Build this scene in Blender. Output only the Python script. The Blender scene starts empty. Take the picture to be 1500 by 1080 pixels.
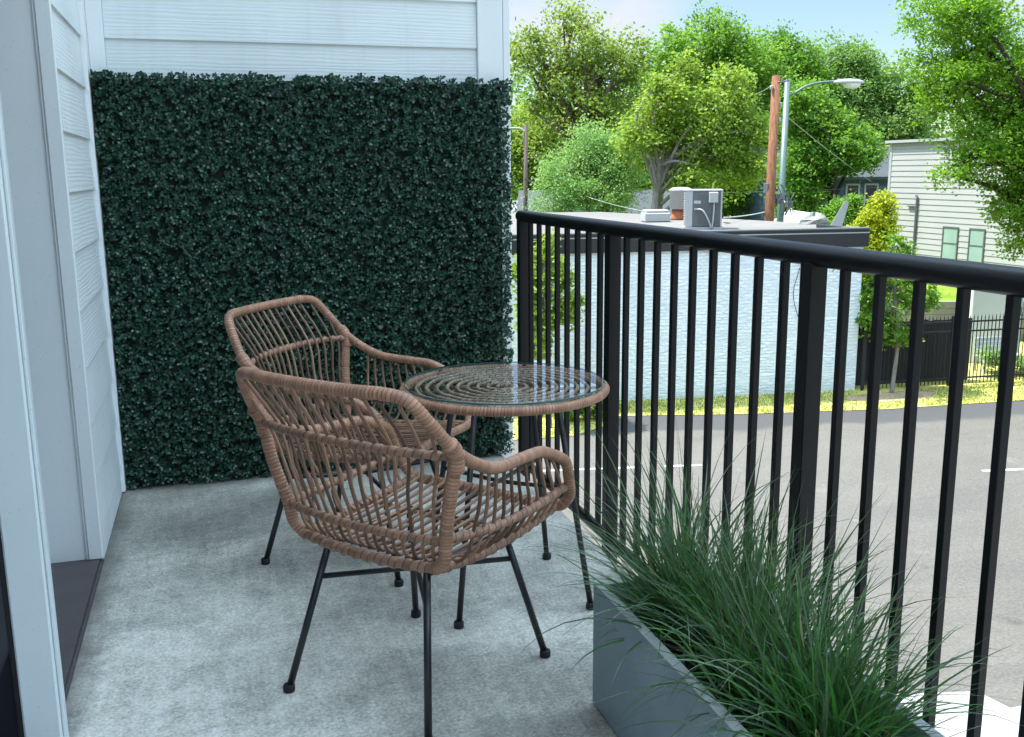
import bpy, math, random
import numpy as np
from mathutils import Vector, Matrix
RND = random.Random(7)
NP = np.random.default_rng(11)
scene = bpy.context.scene
COL = scene.collection
PI = math.pi
LOT = -4.2            # parking lot level; the balcony floor is z = 0

# ------------------------------------------------------------------ camera
F_PX, YAW, PITCH, ROLL, CX, CZ = 1437.142, 0.2935, 0.1979, -0.0086, 0.4057, 1.2208
def cam_axes():
    cy, sy, cp, sp = math.cos(YAW), math.sin(YAW), math.cos(PITCH), math.sin(PITCH)
    f = np.array([sy*cp, cy*cp, -sp]); r = np.array([cy, -sy, 0.0]); u = np.cross(r, f)
    cr, sr = math.cos(ROLL), math.sin(ROLL)
    return r*cr+u*sr, u*cr-r*sr, f
AX = cam_axes()
CAMPOS = np.array([CX, 0.0, CZ])
def at(px, py, d):
    """world point seen at photograph pixel (px, py), d metres away: used to survey where the far things stand"""
    p = CAMPOS + d*((px-750)/F_PX*AX[0] - (py-540)/F_PX*AX[1] + AX[2])
    return Vector(p)
cam = bpy.data.cameras.new('camera'); cam.sensor_width = 36; cam.lens = 36*F_PX/1500
cam.clip_start = 0.02; cam.clip_end = 2000
camo = bpy.data.objects.new('camera', cam); COL.objects.link(camo)
m = Matrix.Identity(4)
for i in range(3):
    m[i][0] = AX[0][i]; m[i][1] = AX[1][i]; m[i][2] = -AX[2][i]; m[i][3] = CAMPOS[i]
camo.matrix_world = m
scene.camera = camo

# ------------------------------------------------------------------ node helpers
class NT:
    def __init__(s, name):
        s.m = bpy.data.materials.new(name); s.m.use_nodes = True
        s.t = s.m.node_tree; s.t.nodes.clear()
        s.out = s.n('ShaderNodeOutputMaterial')
    def n(s, typ, ins=None, **kw):
        nd = s.t.nodes.new(typ)
        for k, v in kw.items(): setattr(nd, k, v)
        for k, v in (ins or {}).items(): s.set(nd, k, v)
        return nd
    def set(s, nd, k, v):
        sock = nd.inputs[k]
        if isinstance(v, bpy.types.NodeSocket): s.t.links.new(v, sock)
        elif isinstance(v, bpy.types.Node): s.t.links.new(v.outputs[0], sock)
        else:
            if sock.type == 'RGBA' and len(v) == 3: v = (*v, 1)
            sock.default_value = v
    def math(s, op, a, b=0.0, clamp=False):
        return s.n('ShaderNodeMath', {0: a, 1: b}, operation=op, use_clamp=clamp).outputs[0]
    def pos(s, scale=(1, 1, 1), obj=True):
        c = s.n('ShaderNodeTexCoord').outputs['Object']
        return s.n('ShaderNodeMapping', {'Vector': c, 'Scale': scale}).outputs[0]
    def noise(s, scale, vec=None, detail=4.0, rough=0.55, dist=0.0):
        nd = s.n('ShaderNodeTexNoise', {'Scale': scale, 'Detail': detail, 'Roughness': rough, 'Distortion': dist})
        if vec is not None: s.set(nd, 'Vector', vec)
        return nd.outputs['Fac']
    def ramp(s, fac, stops, interp='LINEAR'):
        r = s.n('ShaderNodeValToRGB', {'Fac': fac}); r.color_ramp.interpolation = interp
        e = r.color_ramp.elements
        while len(e) > len(stops): e.remove(e[-1])
        while len(e) < len(stops): e.new(0.5)
        for x, (p, c) in zip(e, stops):
            x.position = p; x.color = (c, c, c, 1) if isinstance(c, (int, float)) else (*c, 1)
        return r.outputs[0]
    def mix(s, fac, a, b, mode='MIX'):
        nd = s.n('ShaderNodeMix', data_type='RGBA', blend_type=mode)
        for idx, v in ((0, fac), (6, a), (7, b)):
            sk = nd.inputs[idx]
            if isinstance(v, bpy.types.NodeSocket): s.t.links.new(v, sk)
            else: sk.default_value = (*v, 1) if (sk.type == 'RGBA' and len(v) == 3) else v
        return nd.outputs[2]
    def bump(s, h, strength=0.3, dist=0.01):
        return s.n('ShaderNodeBump', {'Height': h, 'Strength': strength, 'Distance': dist}).outputs[0]
    def bsdf(s, color, rough=0.6, normal=None, metal=0.0, spec=0.5, **kw):
        b = s.n('ShaderNodeBsdfPrincipled', {'Base Color': color, 'Roughness': rough, 'Metallic': metal, 'Specular IOR Level': spec})
        if normal is not None: s.set(b, 'Normal', normal)
        for k, v in kw.items(): s.set(b, k, v)
        return b.outputs[0]
    def done(s, shader):
        s.t.links.new(shader, s.out.inputs['Surface']); return s.m

def simple(name, color, rough=0.6, var=0.12, scale=20.0, bump=0.15, bd=0.004, metal=0.0, spec=0.5):
    t = NT(name)
    n = t.noise(scale, t.pos(), 5.0)
    n2 = t.noise(scale*0.17, t.pos(), 3.0)
    lo = tuple(c*(1-var) for c in color); hi = tuple(min(1, c*(1+var)) for c in color)
    c = t.mix(n, lo, hi); c = t.mix(t.ramp(n2, [(.35, 0.0), (.7, .5)]), c, tuple(x*(1-var) for x in color))
    return t.done(t.bsdf(c, rough, t.bump(n, bump, bd), metal, spec))

def mat_siding(name, col, along):
    t = NT(name)
    sc = (2.2, 2.2, 26.0)
    co = t.pos(sc)
    n = t.noise(2.6, co, 5.0, .6, 1.6)
    w = t.n('ShaderNodeTexWave', {'Vector': t.pos((.5, .5, 5.5)), 'Scale': 4.2, 'Distortion': 9.0, 'Detail': 3.0, 'Detail Scale': .8, 'Detail Roughness': .6}, bands_direction='Z').outputs['Fac']
    h = t.math('ADD', t.math('MULTIPLY', n, .6), t.math('MULTIPLY', w, .55))
    dirt = t.ramp(t.noise(3.0, t.pos(), 4.0), [(.35, tuple(c*.92 for c in col)), (.65, col)])
    dirt = t.mix(t.ramp(t.noise(1.0, t.pos((22, 22, 1.6)), 5.0, .7), [(.52, 0.0), (.78, .28)]), dirt, tuple(c*k for c, k in zip(col, (.70, .70, .66))))
    return t.done(t.bsdf(dirt, .55, t.bump(h, .42, .0022), 0, .35))

def mat_paint(name, col, rough=.45):
    t = NT(name)
    c = t.ramp(t.noise(2.4, t.pos(), 5.0), [(.3, tuple(x*.93 for x in col)), (.7, col)])
    spec = t.ramp(t.noise(160.0, t.pos(), 2.0), [(.26, .72), (.34, 1.0)])
    c = t.mix(1.0, c, spec, 'MULTIPLY')
    return t.done(t.bsdf(c, rough, t.bump(t.noise(90.0, t.pos((1, 1, .15)), 4.0), .06, .002), 0, .4))

def mat_concrete():
    t = NT('balcony_concrete')
    p = t.pos()
    big = t.noise(1.15, t.n('ShaderNodeMapping', {'Vector': p, 'Location': (3.1, .4, 0), 'Scale': (1.0, 1.9, 1)}).outputs[0], 5.0, .6, .7)
    mid = t.noise(4.5, p, 6.0, .65, .4)
    streak = t.noise(1.0, t.pos((34, 3.0, 1)), 5.0, .65)
    fine = t.noise(120.0, p, 5.0, .8)
    c = t.ramp(big, [(.33, (.26, .250, .220)), (.43, (.38, .365, .320)), (.53, (.50, .478, .42)), (.66, (.63, .60, .53))])
    wob = t.n('ShaderNodeVectorMath', {0: p, 1: t.n('ShaderNodeTexNoise', {'Vector': p, 'Scale': 3.2, 'Detail': 5.0}).outputs['Color']}, operation='ADD').outputs[0]
    def stain_and_light(x, y, r0, r1, k, col):
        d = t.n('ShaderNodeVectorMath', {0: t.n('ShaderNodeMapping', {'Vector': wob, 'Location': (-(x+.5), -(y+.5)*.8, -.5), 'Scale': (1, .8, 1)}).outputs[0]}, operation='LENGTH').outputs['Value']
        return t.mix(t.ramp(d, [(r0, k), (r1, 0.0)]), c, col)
    c = stain_and_light(.20, 3.45, .05, .62, .70, (.185, .182, .160))  # damp near the wall, with the falloff of light painted in
    c = stain_and_light(.34, 2.10, .20, .78, .8, (.66, .635, .57))  # pale pool of open-sky light painted into the near floor
    c = stain_and_light(.95, 2.05, .02, .42, .5, (.22, .215, .19))  # contact shade of the near chair painted into the concrete
    c = t.mix(t.ramp(mid, [(.32, .60), (.55, 0.0)]), c, (.22, .215, .19))
    c = t.mix(t.ramp(t.noise(2.3, t.pos((1, .5, 1)), 5.0, .7), [(.56, 0.0), (.74, .55)]), c, (.56, .535, .47))
    mott = t.noise(30.0, p, 8.0, .80, .2)
    c = t.mix(.42, c, t.ramp(mott, [(.34, .25), (.66, .80)]), 'OVERLAY')
    c = t.mix(.32, c, t.ramp(streak, [(.3, .3), (.7, .72)]), 'OVERLAY')
    c = t.mix(.9, c, t.ramp(fine, [(.28, .2), (.72, .8)]), 'OVERLAY')
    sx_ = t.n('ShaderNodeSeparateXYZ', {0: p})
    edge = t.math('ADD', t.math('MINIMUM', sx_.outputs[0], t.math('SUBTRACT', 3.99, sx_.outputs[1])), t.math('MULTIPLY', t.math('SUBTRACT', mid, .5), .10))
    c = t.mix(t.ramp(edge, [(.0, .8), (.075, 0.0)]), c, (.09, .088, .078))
    agg = t.n('ShaderNodeTexVoronoi', {'Vector': p, 'Scale': 170.0}).outputs['Distance']
    c = t.mix(t.math('MULTIPLY', t.ramp(agg, [(.12, .8), (.24, 0.0)]), t.ramp(t.noise(38.0, p, 2.0), [(.52, 0.0), (.60, 1.0)])), c, (.075, .072, .065))
    pits = t.n('ShaderNodeTexVoronoi', {'Vector': p, 'Scale': 55.0}).outputs['Distance']
    pm = t.math('MULTIPLY', t.ramp(pits, [(.05, 1.0), (.13, 0.0)]), t.ramp(mid, [(.5, 0.0), (.62, .8)]))
    c = t.mix(pm, c, (.06, .065, .065))
    h = t.math('ADD', t.math('MULTIPLY', fine, .5), t.math('SUBTRACT', t.math('MULTIPLY', streak, .5), pm))
    return t.done(t.bsdf(c, t.ramp(big, [(.3, .5), (.7, .75)]), t.bump(h, .45, .0025), 0, .35))

def mat_wrap(name, base, pitch, dark):
    """rattan skin wound round a pole: one band of skin every `pitch` metres along the UV length"""
    t = NT(name)
    uv = t.n('ShaderNodeSeparateXYZ', {0: t.n('ShaderNodeUVMap').outputs[0]})
    v = t.math('DIVIDE', t.math('ADD', uv.outputs[1], t.math('MULTIPLY', uv.outputs[0], pitch*.9)), pitch)
    k = t.math('FLOOR', v); fr = t.math('FRACT', v)
    rn = t.n('ShaderNodeTexWhiteNoise', {'W': k}, noise_dimensions='1D').outputs['Value']
    big = t.noise(9.0, t.pos(), 4.0)
    lo = tuple(x*.62 for x in base); hi = tuple(min(1, x*1.32) for x in base)
    c = t.mix(t.math('ADD', t.math('MULTIPLY', rn, .55), t.math('MULTIPLY', big, .5), True), lo, hi)
    fib = t.noise(1.0, t.pos((300, 300, 300)), 3.0)
    c = t.mix(.35, c, t.ramp(fib, [(.3, .3), (.7, .7)]), 'OVERLAY')
    g = t.math('ABSOLUTE', t.math('SUBTRACT', fr, .5))
    c = t.mix(t.ramp(g, [(.40, 0.0), (.49, dark)]), c, tuple(x*.16 for x in base))
    return t.done(t.bsdf(c, .48, t.bump(t.ramp(g, [(.25, 1.0), (.5, 0.0)]), .4, .0012), 0, .45))

def mat_leaf(name, lo, hi, rough=.5, transl=.35, tcol=None, spec=.35):
    t = NT(name)
    r = t.n('ShaderNodeNewGeometry').outputs['Random Per Island']
    c = t.mix(r, lo, hi)
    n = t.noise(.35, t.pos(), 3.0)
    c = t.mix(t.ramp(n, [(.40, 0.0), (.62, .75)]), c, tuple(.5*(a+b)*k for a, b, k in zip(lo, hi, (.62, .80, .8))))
    d = t.bsdf(c, rough, None, 0, spec)
    tr = t.n('ShaderNodeBsdfTranslucent', {'Color': t.mix(.7, c, tcol or hi)})
    return t.done(t.n('ShaderNodeMixShader', {0: transl, 1: d, 2: tr.outputs[0]}).outputs[0])

def mat_bark(name, col):
    t = NT(name)
    n = t.noise(1.0, t.pos((14, 14, 2.2)), 6.0, .65)
    return t.done(t.bsdf(t.ramp(n, [(.3, tuple(x*.45 for x in col)), (.7, col)]), .9, t.bump(n, .8, .05), 0, .15))

M = {}
M['white_back'] = mat_siding('white_siding', (.76, .80, .81), 'x')
M['white_paint'] = mat_paint('white_trim_paint', (.81, .835, .84))
M['door_paint'] = mat_paint('door_paint', (.74, .79, .80), .35)
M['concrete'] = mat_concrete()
M['slab_edge'] = simple('slab_edge', (.32, .33, .33), .8, .2, 12)
M['sill'] = simple('sill_brown', (.075, .062, .066), .55, .35, 60, .3, .002)
M['dark_room'] = simple('pale_interior', (.70, .71, .72), .8, .05, 3)
M['wrap'] = mat_wrap('rattan_wrapped', (.40, .205, .128), .0088, .95)
M['wrap_loose'] = mat_wrap('rattan_lashing', (.31, .168, .108), .019, .95)
def mat_cane():
    t = NT('rattan_cane')
    r = t.n('ShaderNodeNewGeometry').outputs['Random Per Island']
    oi = t.n('ShaderNodeObjectInfo').outputs['Random']
    c = t.mix(oi, (.115, .060, .038), (.34, .190, .120))
    uv = t.n('ShaderNodeUVMap').outputs[0]
    n = t.noise(1.0, t.n('ShaderNodeMapping', {'Vector': uv, 'Scale': (8, 25, 1)}).outputs[0], 4.0)
    c = t.mix(.6, c, t.ramp(n, [(.3, .28), (.7, .72)]), 'OVERLAY')
    return t.done(t.bsdf(c, .5, t.bump(n, .2, .001), 0, .4))
M['cane'] = mat_cane()
M['weave'] = mat_wrap('table_weave', (.40, .27, .20), .019, .95)
M['black_metal'] = simple('black_powder_coat', (.016, .017, .020), .36, .25, 140, .12, .0008, 0, .5)
M['rail_paint'] = simple('black_rail_paint', (.007, .007, .009), .40, .3, 90, .1, .0008, 0, .24)
M['rubber'] = simple('rubber', (.012, .012, .013), .75, .2, 80)
M['planter'] = simple('slate_planter', (.255, .325, .375), .5, .28, 9, .25, .003)
M['planter_rim'] = simple('slate_planter_rim', (.40, .42, .42), .6, .2, 16, .2, .002)
M['soil'] = simple('soil', (.030, .023, .020), .95, .5, 60, 1.0, .02)
def mat_glass():
    t = NT('tinted_table_glass')
    fr = t.n('ShaderNodeFresnel', {'IOR': 1.52}).outputs[0]
    tr = t.n('ShaderNodeBsdfTransparent', {'Color': (.945, .98, .975)})
    gl = t.n('ShaderNodeBsdfGlossy', {'Color': (1, 1, 1), 'Roughness': .004})
    back = t.n('ShaderNodeNewGeometry').outputs['Backfacing']
    fac = t.math('MULTIPLY', fr, t.math('SUBTRACT', 1.0, back), True)
    return t.done(t.n('ShaderNodeMixShader', {0: fac, 1: tr.outputs[0], 2: gl.outputs[0]}).outputs[0])
M['glass'] = mat_glass()
M['glass_edge'] = simple('glass_edge', (.05, .13, .125), .12, .1, 20, 0, .001, 0, .8)
M['window_glass'] = simple('window_glass', (.30, .42, .38), .06, .25, 1.2, 0, .001, 0, .8)
M['door_glass'] = simple('door_glass', (.012, .013, .02), .04, .1, 2, 0, .001, 0, .6)

# ------------------------------------------------------------------ mesh helpers
class MB:
    def __init__(s): s.v = []; s.f = []; s.uv = {}
    def add(s, vs, fs, uvs=None):
        o = len(s.v); s.v += [tuple(p) for p in vs]
        for i, f in enumerate(fs):
            if uvs is not None: s.uv[len(s.f)] = uvs[i]
            s.f.append(tuple(o+k for k in f))
        return s
    def box(s, lo, hi, bevel=0.0, rz=0.0, about=None):
        x0, y0, z0 = lo; x1, y1, z1 = hi; b = min(bevel, .45*min(x1-x0, y1-y0, z1-z0))
        if b <= 0:
            vs = [(x, y, z) for z in (z0, z1) for y in (y0, y1) for x in (x0, x1)]
            fs = [(0, 2, 3, 1), (4, 5, 7, 6), (0, 1, 5, 4), (2, 6, 7, 3), (0, 4, 6, 2), (1, 3, 7, 5)]
        else:
            vs = []; idx = {}
            for sx in (0, 1):
                for sy in (0, 1):
                    for sz in (0, 1):
                        c = ((x0, x1)[sx], (y0, y1)[sy], (z0, z1)[sz]); sg = (1-2*sx, 1-2*sy, 1-2*sz)
                        for a in range(3):
                            p = [c[k]+(0 if k == a else sg[k]*b) for k in range(3)]
                            idx[(sx, sy, sz, a)] = len(vs); vs.append(tuple(p))
            fs = []
            for a in range(3):
                u, w = (a+1) % 3, (a+2) % 3
                for sd in (0, 1):
                    q = []
                    for du, dw in ((0, 0), (1, 0), (1, 1), (0, 1)):
                        k = [0, 0, 0]; k[a] = sd; k[u] = du; k[w] = dw; q.append(idx[(*k, a)])
                    fs.append(tuple(q if sd else q[::-1]))
            for a in range(3):
                u, w = (a+1) % 3, (a+2) % 3
                for du in (0, 1):
                    for dw in (0, 1):
                        k0 = [0, 0, 0]; k0[u] = du; k0[w] = dw; k1 = list(k0); k1[a] = 1
                        q = [idx[(*k0, u)], idx[(*k1, u)], idx[(*k1, w)], idx[(*k0, w)]]
                        fs.append(tuple(q if du != dw else q[::-1]))
            for sx in (0, 1):
                for sy in (0, 1):
                    for sz in (0, 1):
                        q = [idx[(sx, sy, sz, a)] for a in range(3)]
                        fs.append(tuple(q if (sx+sy+sz) % 2 else q[::-1]))
        if rz:
            c, sn = math.cos(rz), math.sin(rz); ax, ay = about or (0, 0)
            vs = [(ax+(x-ax)*c-(y-ay)*sn, ay+(x-ax)*sn+(y-ay)*c, z) for x, y, z in vs]
        return s.add(vs, fs)
    def tube(s, pts, r, sides=8, caps=True, closed=False, step=None, smooth=True):
        """round bar through pts; r is a number, a list (one per point) or a function of (arc length, angle)"""
        P = resample(pts, step, closed) if (smooth and len(pts) > 2) or step else [Vector(p) for p in pts]
        n = len(P); L = [0.0]
        for i in range(1, n): L.append(L[-1]+(P[i]-P[i-1]).length)
        T = []
        for i in range(n):
            a = P[(i-1) % n] if closed else P[max(0, i-1)]; b = P[(i+1) % n] if closed else P[min(n-1, i+1)]
            d = b-a; T.append(d.normalized() if d.length > 1e-9 else Vector((0, 0, 1)))
        up = Vector((0, 0, 1)) if abs(T[0].z) < .9 else Vector((1, 0, 0))
        N = (up-T[0]*up.dot(T[0])).normalized(); vs = []
        for i in range(n):
            N = (N-T[i]*N.dot(T[i])).normalized(); B = T[i].cross(N)
            for k in range(sides):
                a = 2*PI*k/sides
                if callable(r): rr = r(L[i], a)
                elif isinstance(r, (list, tuple)): rr = r[0]+(r[-1]-r[0])*L[i]/max(L[-1], 1e-9) if len(r) == 2 else r[i]
                else: rr = r
                vs.append(P[i]+N*(rr*math.cos(a))+B*(rr*math.sin(a)))
        fs = []; uvs = []; m_ = n if closed else n-1
        for i in range(m_):
            j = (i+1) % n; l1 = L[i+1] if i+1 < n else L[-1]+.005
            for k in range(sides):
                k2 = (k+1) % sides
                fs.append((i*sides+k, i*sides+k2, j*sides+k2, j*sides+k))
                u0, u1 = k/sides, (k+1)/sides
                uvs.append(((u0, L[i]), (u1, L[i]), (u1, l1), (u0, l1)))
        if caps and not closed:
            fs.append(tuple(range(sides))[::-1]); uvs.append(tuple((0.5, 0.0) for _ in range(sides)))
            fs.append(tuple((n-1)*sides+k for k in range(sides))); uvs.append(tuple((0.5, L[-1]) for _ in range(sides)))
        return s.add(vs, fs, uvs)
    def lathe(s, prof, c=(0, 0, 0), seg=24):
        vs = []; fs = []
        for (r, z) in prof:
            for k in range(seg):
                a = 2*PI*k/seg; vs.append((c[0]+r*math.cos(a), c[1]+r*math.sin(a), c[2]+z))
        for i in range(len(prof)-1):
            for k in range(seg):
                k2 = (k+1) % seg; fs.append((i*seg+k, i*seg+k2, (i+1)*seg+k2, (i+1)*seg+k))
        fs.append(tuple(range(seg))[::-1]); fs.append(tuple((len(prof)-1)*seg+k for k in range(seg)))
        return s.add(vs, fs)
    def prism(s, poly, z0, z1):
        n = len(poly); vs = [(x, y, z0) for x, y in poly]+[(x, y, z1) for x, y in poly]
        fs = [tuple(range(n))[::-1], tuple(range(n, 2*n))]
        for i in range(n): j = (i+1) % n; fs.append((i, j, n+j, n+i))
        return s.add(vs, fs)
    def extrude(s, poly, d):
        """closed loop of 3-D points pushed along vector d"""
        n = len(poly); d = Vector(d); vs = [Vector(p) for p in poly]+[Vector(p)+d for p in poly]
        fs = [tuple(range(n))[::-1], tuple(range(n, 2*n))]
        for i in range(n): j = (i+1) % n; fs.append((i, j, n+j, n+i))
        return s.add(vs, fs)
    def build(s, name, mat, parent=None, smooth=False, fix=True):
        me = bpy.data.meshes.new(name); me.from_pydata(s.v, [], s.f)
        if s.uv:
            ul = me.uv_layers.new(name='UVMap')
            for p in me.polygons:
                u = s.uv.get(p.index)
                if u:
                    for li, c in zip(p.loop_indices, u): ul.data[li].uv = c
        for mm in (mat if isinstance(mat, (list, tuple)) else [mat]): me.materials.append(mm)
        if smooth:
            me.polygons.foreach_set('use_smooth', [True]*len(me.polygons))
        if fix:
            import bmesh
            b = bmesh.new(); b.from_mesh(me); bmesh.ops.recalc_face_normals(b, faces=b.faces); b.to_mesh(me); b.free()
        me.update()
        o = bpy.data.objects.new(name, me); COL.objects.link(o)
        if parent: o.parent = parent
        return o

def resample(pts, step=None, closed=False):
    P = [Vector(p) for p in pts]; n = len(P); out = []
    seg = n if closed else n-1
    for i in range(seg):
        p1, p2 = P[i], P[(i+1) % n]
        p0 = P[(i-1) % n] if (closed or i > 0) else p1*2-p2
        p3 = P[(i+2) % n] if (closed or i+2 < n) else p2*2-p1
        m_ = max(4, int((p2-p1).length/(step or .03))) if step else 8
        # centripetal Catmull-Rom
        t0 = 0; t1 = t0+max(1e-4, (p1-p0).length)**.5; t2 = t1+max(1e-4, (p2-p1).length)**.5; t3 = t2+max(1e-4, (p3-p2).length)**.5
        for k in range(m_):
            t = t1+(t2-t1)*k/m_
            A1 = p0*((t1-t)/(t1-t0))+p1*((t-t0)/(t1-t0)); A2 = p1*((t2-t)/(t2-t1))+p2*((t-t1)/(t2-t1)); A3 = p2*((t3-t)/(t3-t2))+p3*((t-t2)/(t3-t2))
            B1 = A1*((t2-t)/(t2-t0))+A2*((t-t0)/(t2-t0)); B2 = A2*((t3-t)/(t3-t1))+A3*((t-t1)/(t3-t1))
            out.append(B1*((t2-t)/(t2-t1))+B2*((t-t1)/(t2-t1)))
    if not closed: out.append(P[-1])
    return out

def faces_obj(name, V, k, mat, parent=None, smooth=False):
    """V: (n*k, 3) array, every k vertices in a row are one face (leaves, blades)"""
    n = len(V)//k
    me = bpy.data.meshes.new(name); me.vertices.add(n*k); me.loops.add(n*k); me.polygons.add(n)
    me.vertices.foreach_set('co', np.ascontiguousarray(V, dtype=np.float32).ravel())
    me.loops.foreach_set('vertex_index', np.arange(n*k, dtype=np.int32))
    me.polygons.foreach_set('loop_start', np.arange(0, n*k, k, dtype=np.int32))
    me.materials.append(mat); me.update(calc_edges=True); me.validate()
    o = bpy.data.objects.new(name, me); COL.objects.link(o)
    if parent: o.parent = parent
    return o

def tag(o, label=None, cat=None, group=None, kind=None):
    if label: o['label'] = label
    if cat: o['category'] = cat
    if group: o['group'] = group
    if kind: o['kind'] = kind
    return o
def thing(name, loc, label, cat, rz=0.0, group=None):
    o = bpy.data.objects.new(name, None); COL.objects.link(o); o.location = loc; o.rotation_euler = (0, 0, rz)
    o.empty_display_size = .1
    return tag(o, label, cat, group)
def struct(name, mb, mat, **kw):
    o = mb.build(name, mat, **kw); o['kind'] = 'structure'; return o
def copy_tree(o, parent=None):
    c = o.copy(); COL.objects.link(c); c.parent = parent
    for ch in list(o.children): copy_tree(ch, c)
    return c

# ------------------------------------------------------------------ light
SUN_DIR = Vector((-.76*math.cos(math.radians(64)), .65*math.cos(math.radians(64)), math.sin(math.radians(64)))).normalized()
SUN_EL = math.asin(SUN_DIR.z); SUN_AZ = math.atan2(SUN_DIR.x, SUN_DIR.y)
sun = bpy.data.lights.new('sun', 'SUN'); sun.energy = 2.6; sun.angle = math.radians(.53); sun.color = (1, .955, .88)
so = bpy.data.objects.new('sun', sun); COL.objects.link(so); so.rotation_euler = (-SUN_DIR).to_track_quat('-Z', 'Y').to_euler()
w = bpy.data.worlds.new('World'); scene.world = w; w.use_nodes = True
nt = w.node_tree; nt.nodes.clear()
sky = nt.nodes.new('ShaderNodeTexSky'); sky.sky_type = 'NISHITA'; sky.sun_disc = False
sky.sun_elevation = SUN_EL; sky.sun_rotation = SUN_AZ; sky.air_density = 1.0; sky.dust_density = .6; sky.ozone_density = 3.2
tc = nt.nodes.new('ShaderNodeTexCoord'); mp = nt.nodes.new('ShaderNodeMapping'); mp.inputs['Scale'].default_value = (1, 1, 2.6)
mp.inputs['Location'].default_value = (.55, .1, 0.0)
nz = nt.nodes.new('ShaderNodeTexNoise'); nz.inputs['Scale'].default_value = 2.6; nz.inputs['Detail'].default_value = 7; nz.inputs['Roughness'].default_value = .58
rp = nt.nodes.new('ShaderNodeValToRGB'); rp.color_ramp.elements[0].position = .47; rp.color_ramp.elements[1].position = .66
mx = nt.nodes.new('ShaderNodeMix'); mx.data_type = 'RGBA'
mx.inputs[7].default_value = (4.9, 4.75, 4.85, 1)
bg = nt.nodes.new('ShaderNodeBackground'); bg.inputs[1].default_value = .05
wo = nt.nodes.new('ShaderNodeOutputWorld')
L = nt.links.new
L(tc.outputs['Generated'], mp.inputs[0]); L(mp.outputs[0], nz.inputs['Vector']); L(nz.outputs['Fac'], rp.inputs[0])
sx = nt.nodes.new('ShaderNodeSeparateXYZ'); L(tc.outputs['Generated'], sx.inputs[0])
hi = nt.nodes.new('ShaderNodeMapRange'); hi.inputs['From Min'].default_value = .38; hi.inputs['From Max'].default_value = .75; hi.interpolation_type = 'SMOOTHSTEP'
L(sx.outputs[2], hi.inputs['Value'])
nz2 = nt.nodes.new('ShaderNodeTexNoise'); nz2.inputs['Scale'].default_value = 3.1; nz2.inputs['Detail'].default_value = 6; L(tc.outputs['Generated'], nz2.inputs['Vector'])
rp2 = nt.nodes.new('ShaderNodeValToRGB'); rp2.color_ramp.elements[0].position = .36; rp2.color_ramp.elements[1].position = .56; L(nz2.outputs['Fac'], rp2.inputs[0])
mm = nt.nodes.new('ShaderNodeMath'); mm.operation = 'MULTIPLY'; L(hi.outputs[0], mm.inputs[0]); L(rp2.outputs[0], mm.inputs[1])
mx2 = nt.nodes.new('ShaderNodeMix'); mx2.data_type = 'RGBA'; mx2.inputs[7].default_value = (18.5, 25.0, 30.5, 1)  # bright overhead cloud, added out of view to fill the shaded balcony
L(mm.outputs[0], mx2.inputs[0])
L(rp.outputs[0], mx.inputs[0]); L(sky.outputs[0], mx.inputs[6]); L(mx.outputs[2], mx2.inputs[6]); L(mx2.outputs[2], bg.inputs[0]); L(bg.outputs[0], wo.inputs[0])
scene.view_settings.view_transform = 'Standard'; scene.view_settings.look = 'None'; scene.view_settings.gamma = 1.0
scene.view_settings.exposure = 1.95
scene.cycles.max_bounces = 8; scene.cycles.transparent_max_bounces = 12

# ================================================================== THE BALCONY AND ITS BUILDING
XR = 1.6076; YB = 4.06
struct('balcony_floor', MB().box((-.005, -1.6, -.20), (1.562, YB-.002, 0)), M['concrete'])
bld = thing('apartment_building', (0, 0, LOT), 'white clapboard apartment building whose walls and glass door enclose the balcony', 'building')
Z0 = -LOT        # building parts are written with z measured from the balcony floor, then lifted
def bpart(name, mb, mat, smooth=False, parent=None):
    mb.v = [(x, y, z+Z0) for x, y, z in mb.v]
    return mb.build(name, mat, parent or bld, smooth)
EXPO = .179
def clap(axis, a0, a1, face, zlist, thick=.012, sgn=1):
    """lapped boards: each one leans out to its lower edge, where it shows a square drip edge"""
    mb = MB()
    for z in zlist:
        zt = z+EXPO
        if axis == 'y':      # wall in the plane x = face, looking to +x
            prof = [(face, z), (face+thick, z), (face+.003, zt), (face, zt)]
            vs = [(x, y, zz) for y in (a0, a1) for x, zz in prof]
        else:                # wall in the plane y = face, looking to -y
            prof = [(face, z), (face-thick, z), (face-.003, zt), (face, zt)]
            vs = [(x, y, zz) for x in (a0, a1) for y, zz in prof]
        mb.add(vs, [(0, 1, 2, 3), (7, 6, 5, 4), (0, 4, 5, 1), (1, 5, 6, 2), (2, 6, 7, 3), (3, 7, 4, 0)])
    return mb
ZT = 7.0
zs = [.0975+EXPO*i for i in range(-1, 39)]
zs_l = [z for z in zs if z > 0]
# left wall: from the door casing to the inner corner board
mbL = clap('y', 3.245, 3.955, -.006, [zz for zz in zs_l if zz < ZT]); mbL.box((-.006, 3.245, .004), (.0035, 3.955, .0965))
bpart('siding', mbL, M['white_back'])
bpart('wall_core', MB().box((-.2, 3.245, -4.2), (-.0065, YB+.02, ZT)), M['white_paint'])
bpart('corner_trim', MB().box((-.0064, 3.956, .004), (.016, YB-.003, ZT), .002), M['white_paint'])
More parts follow.
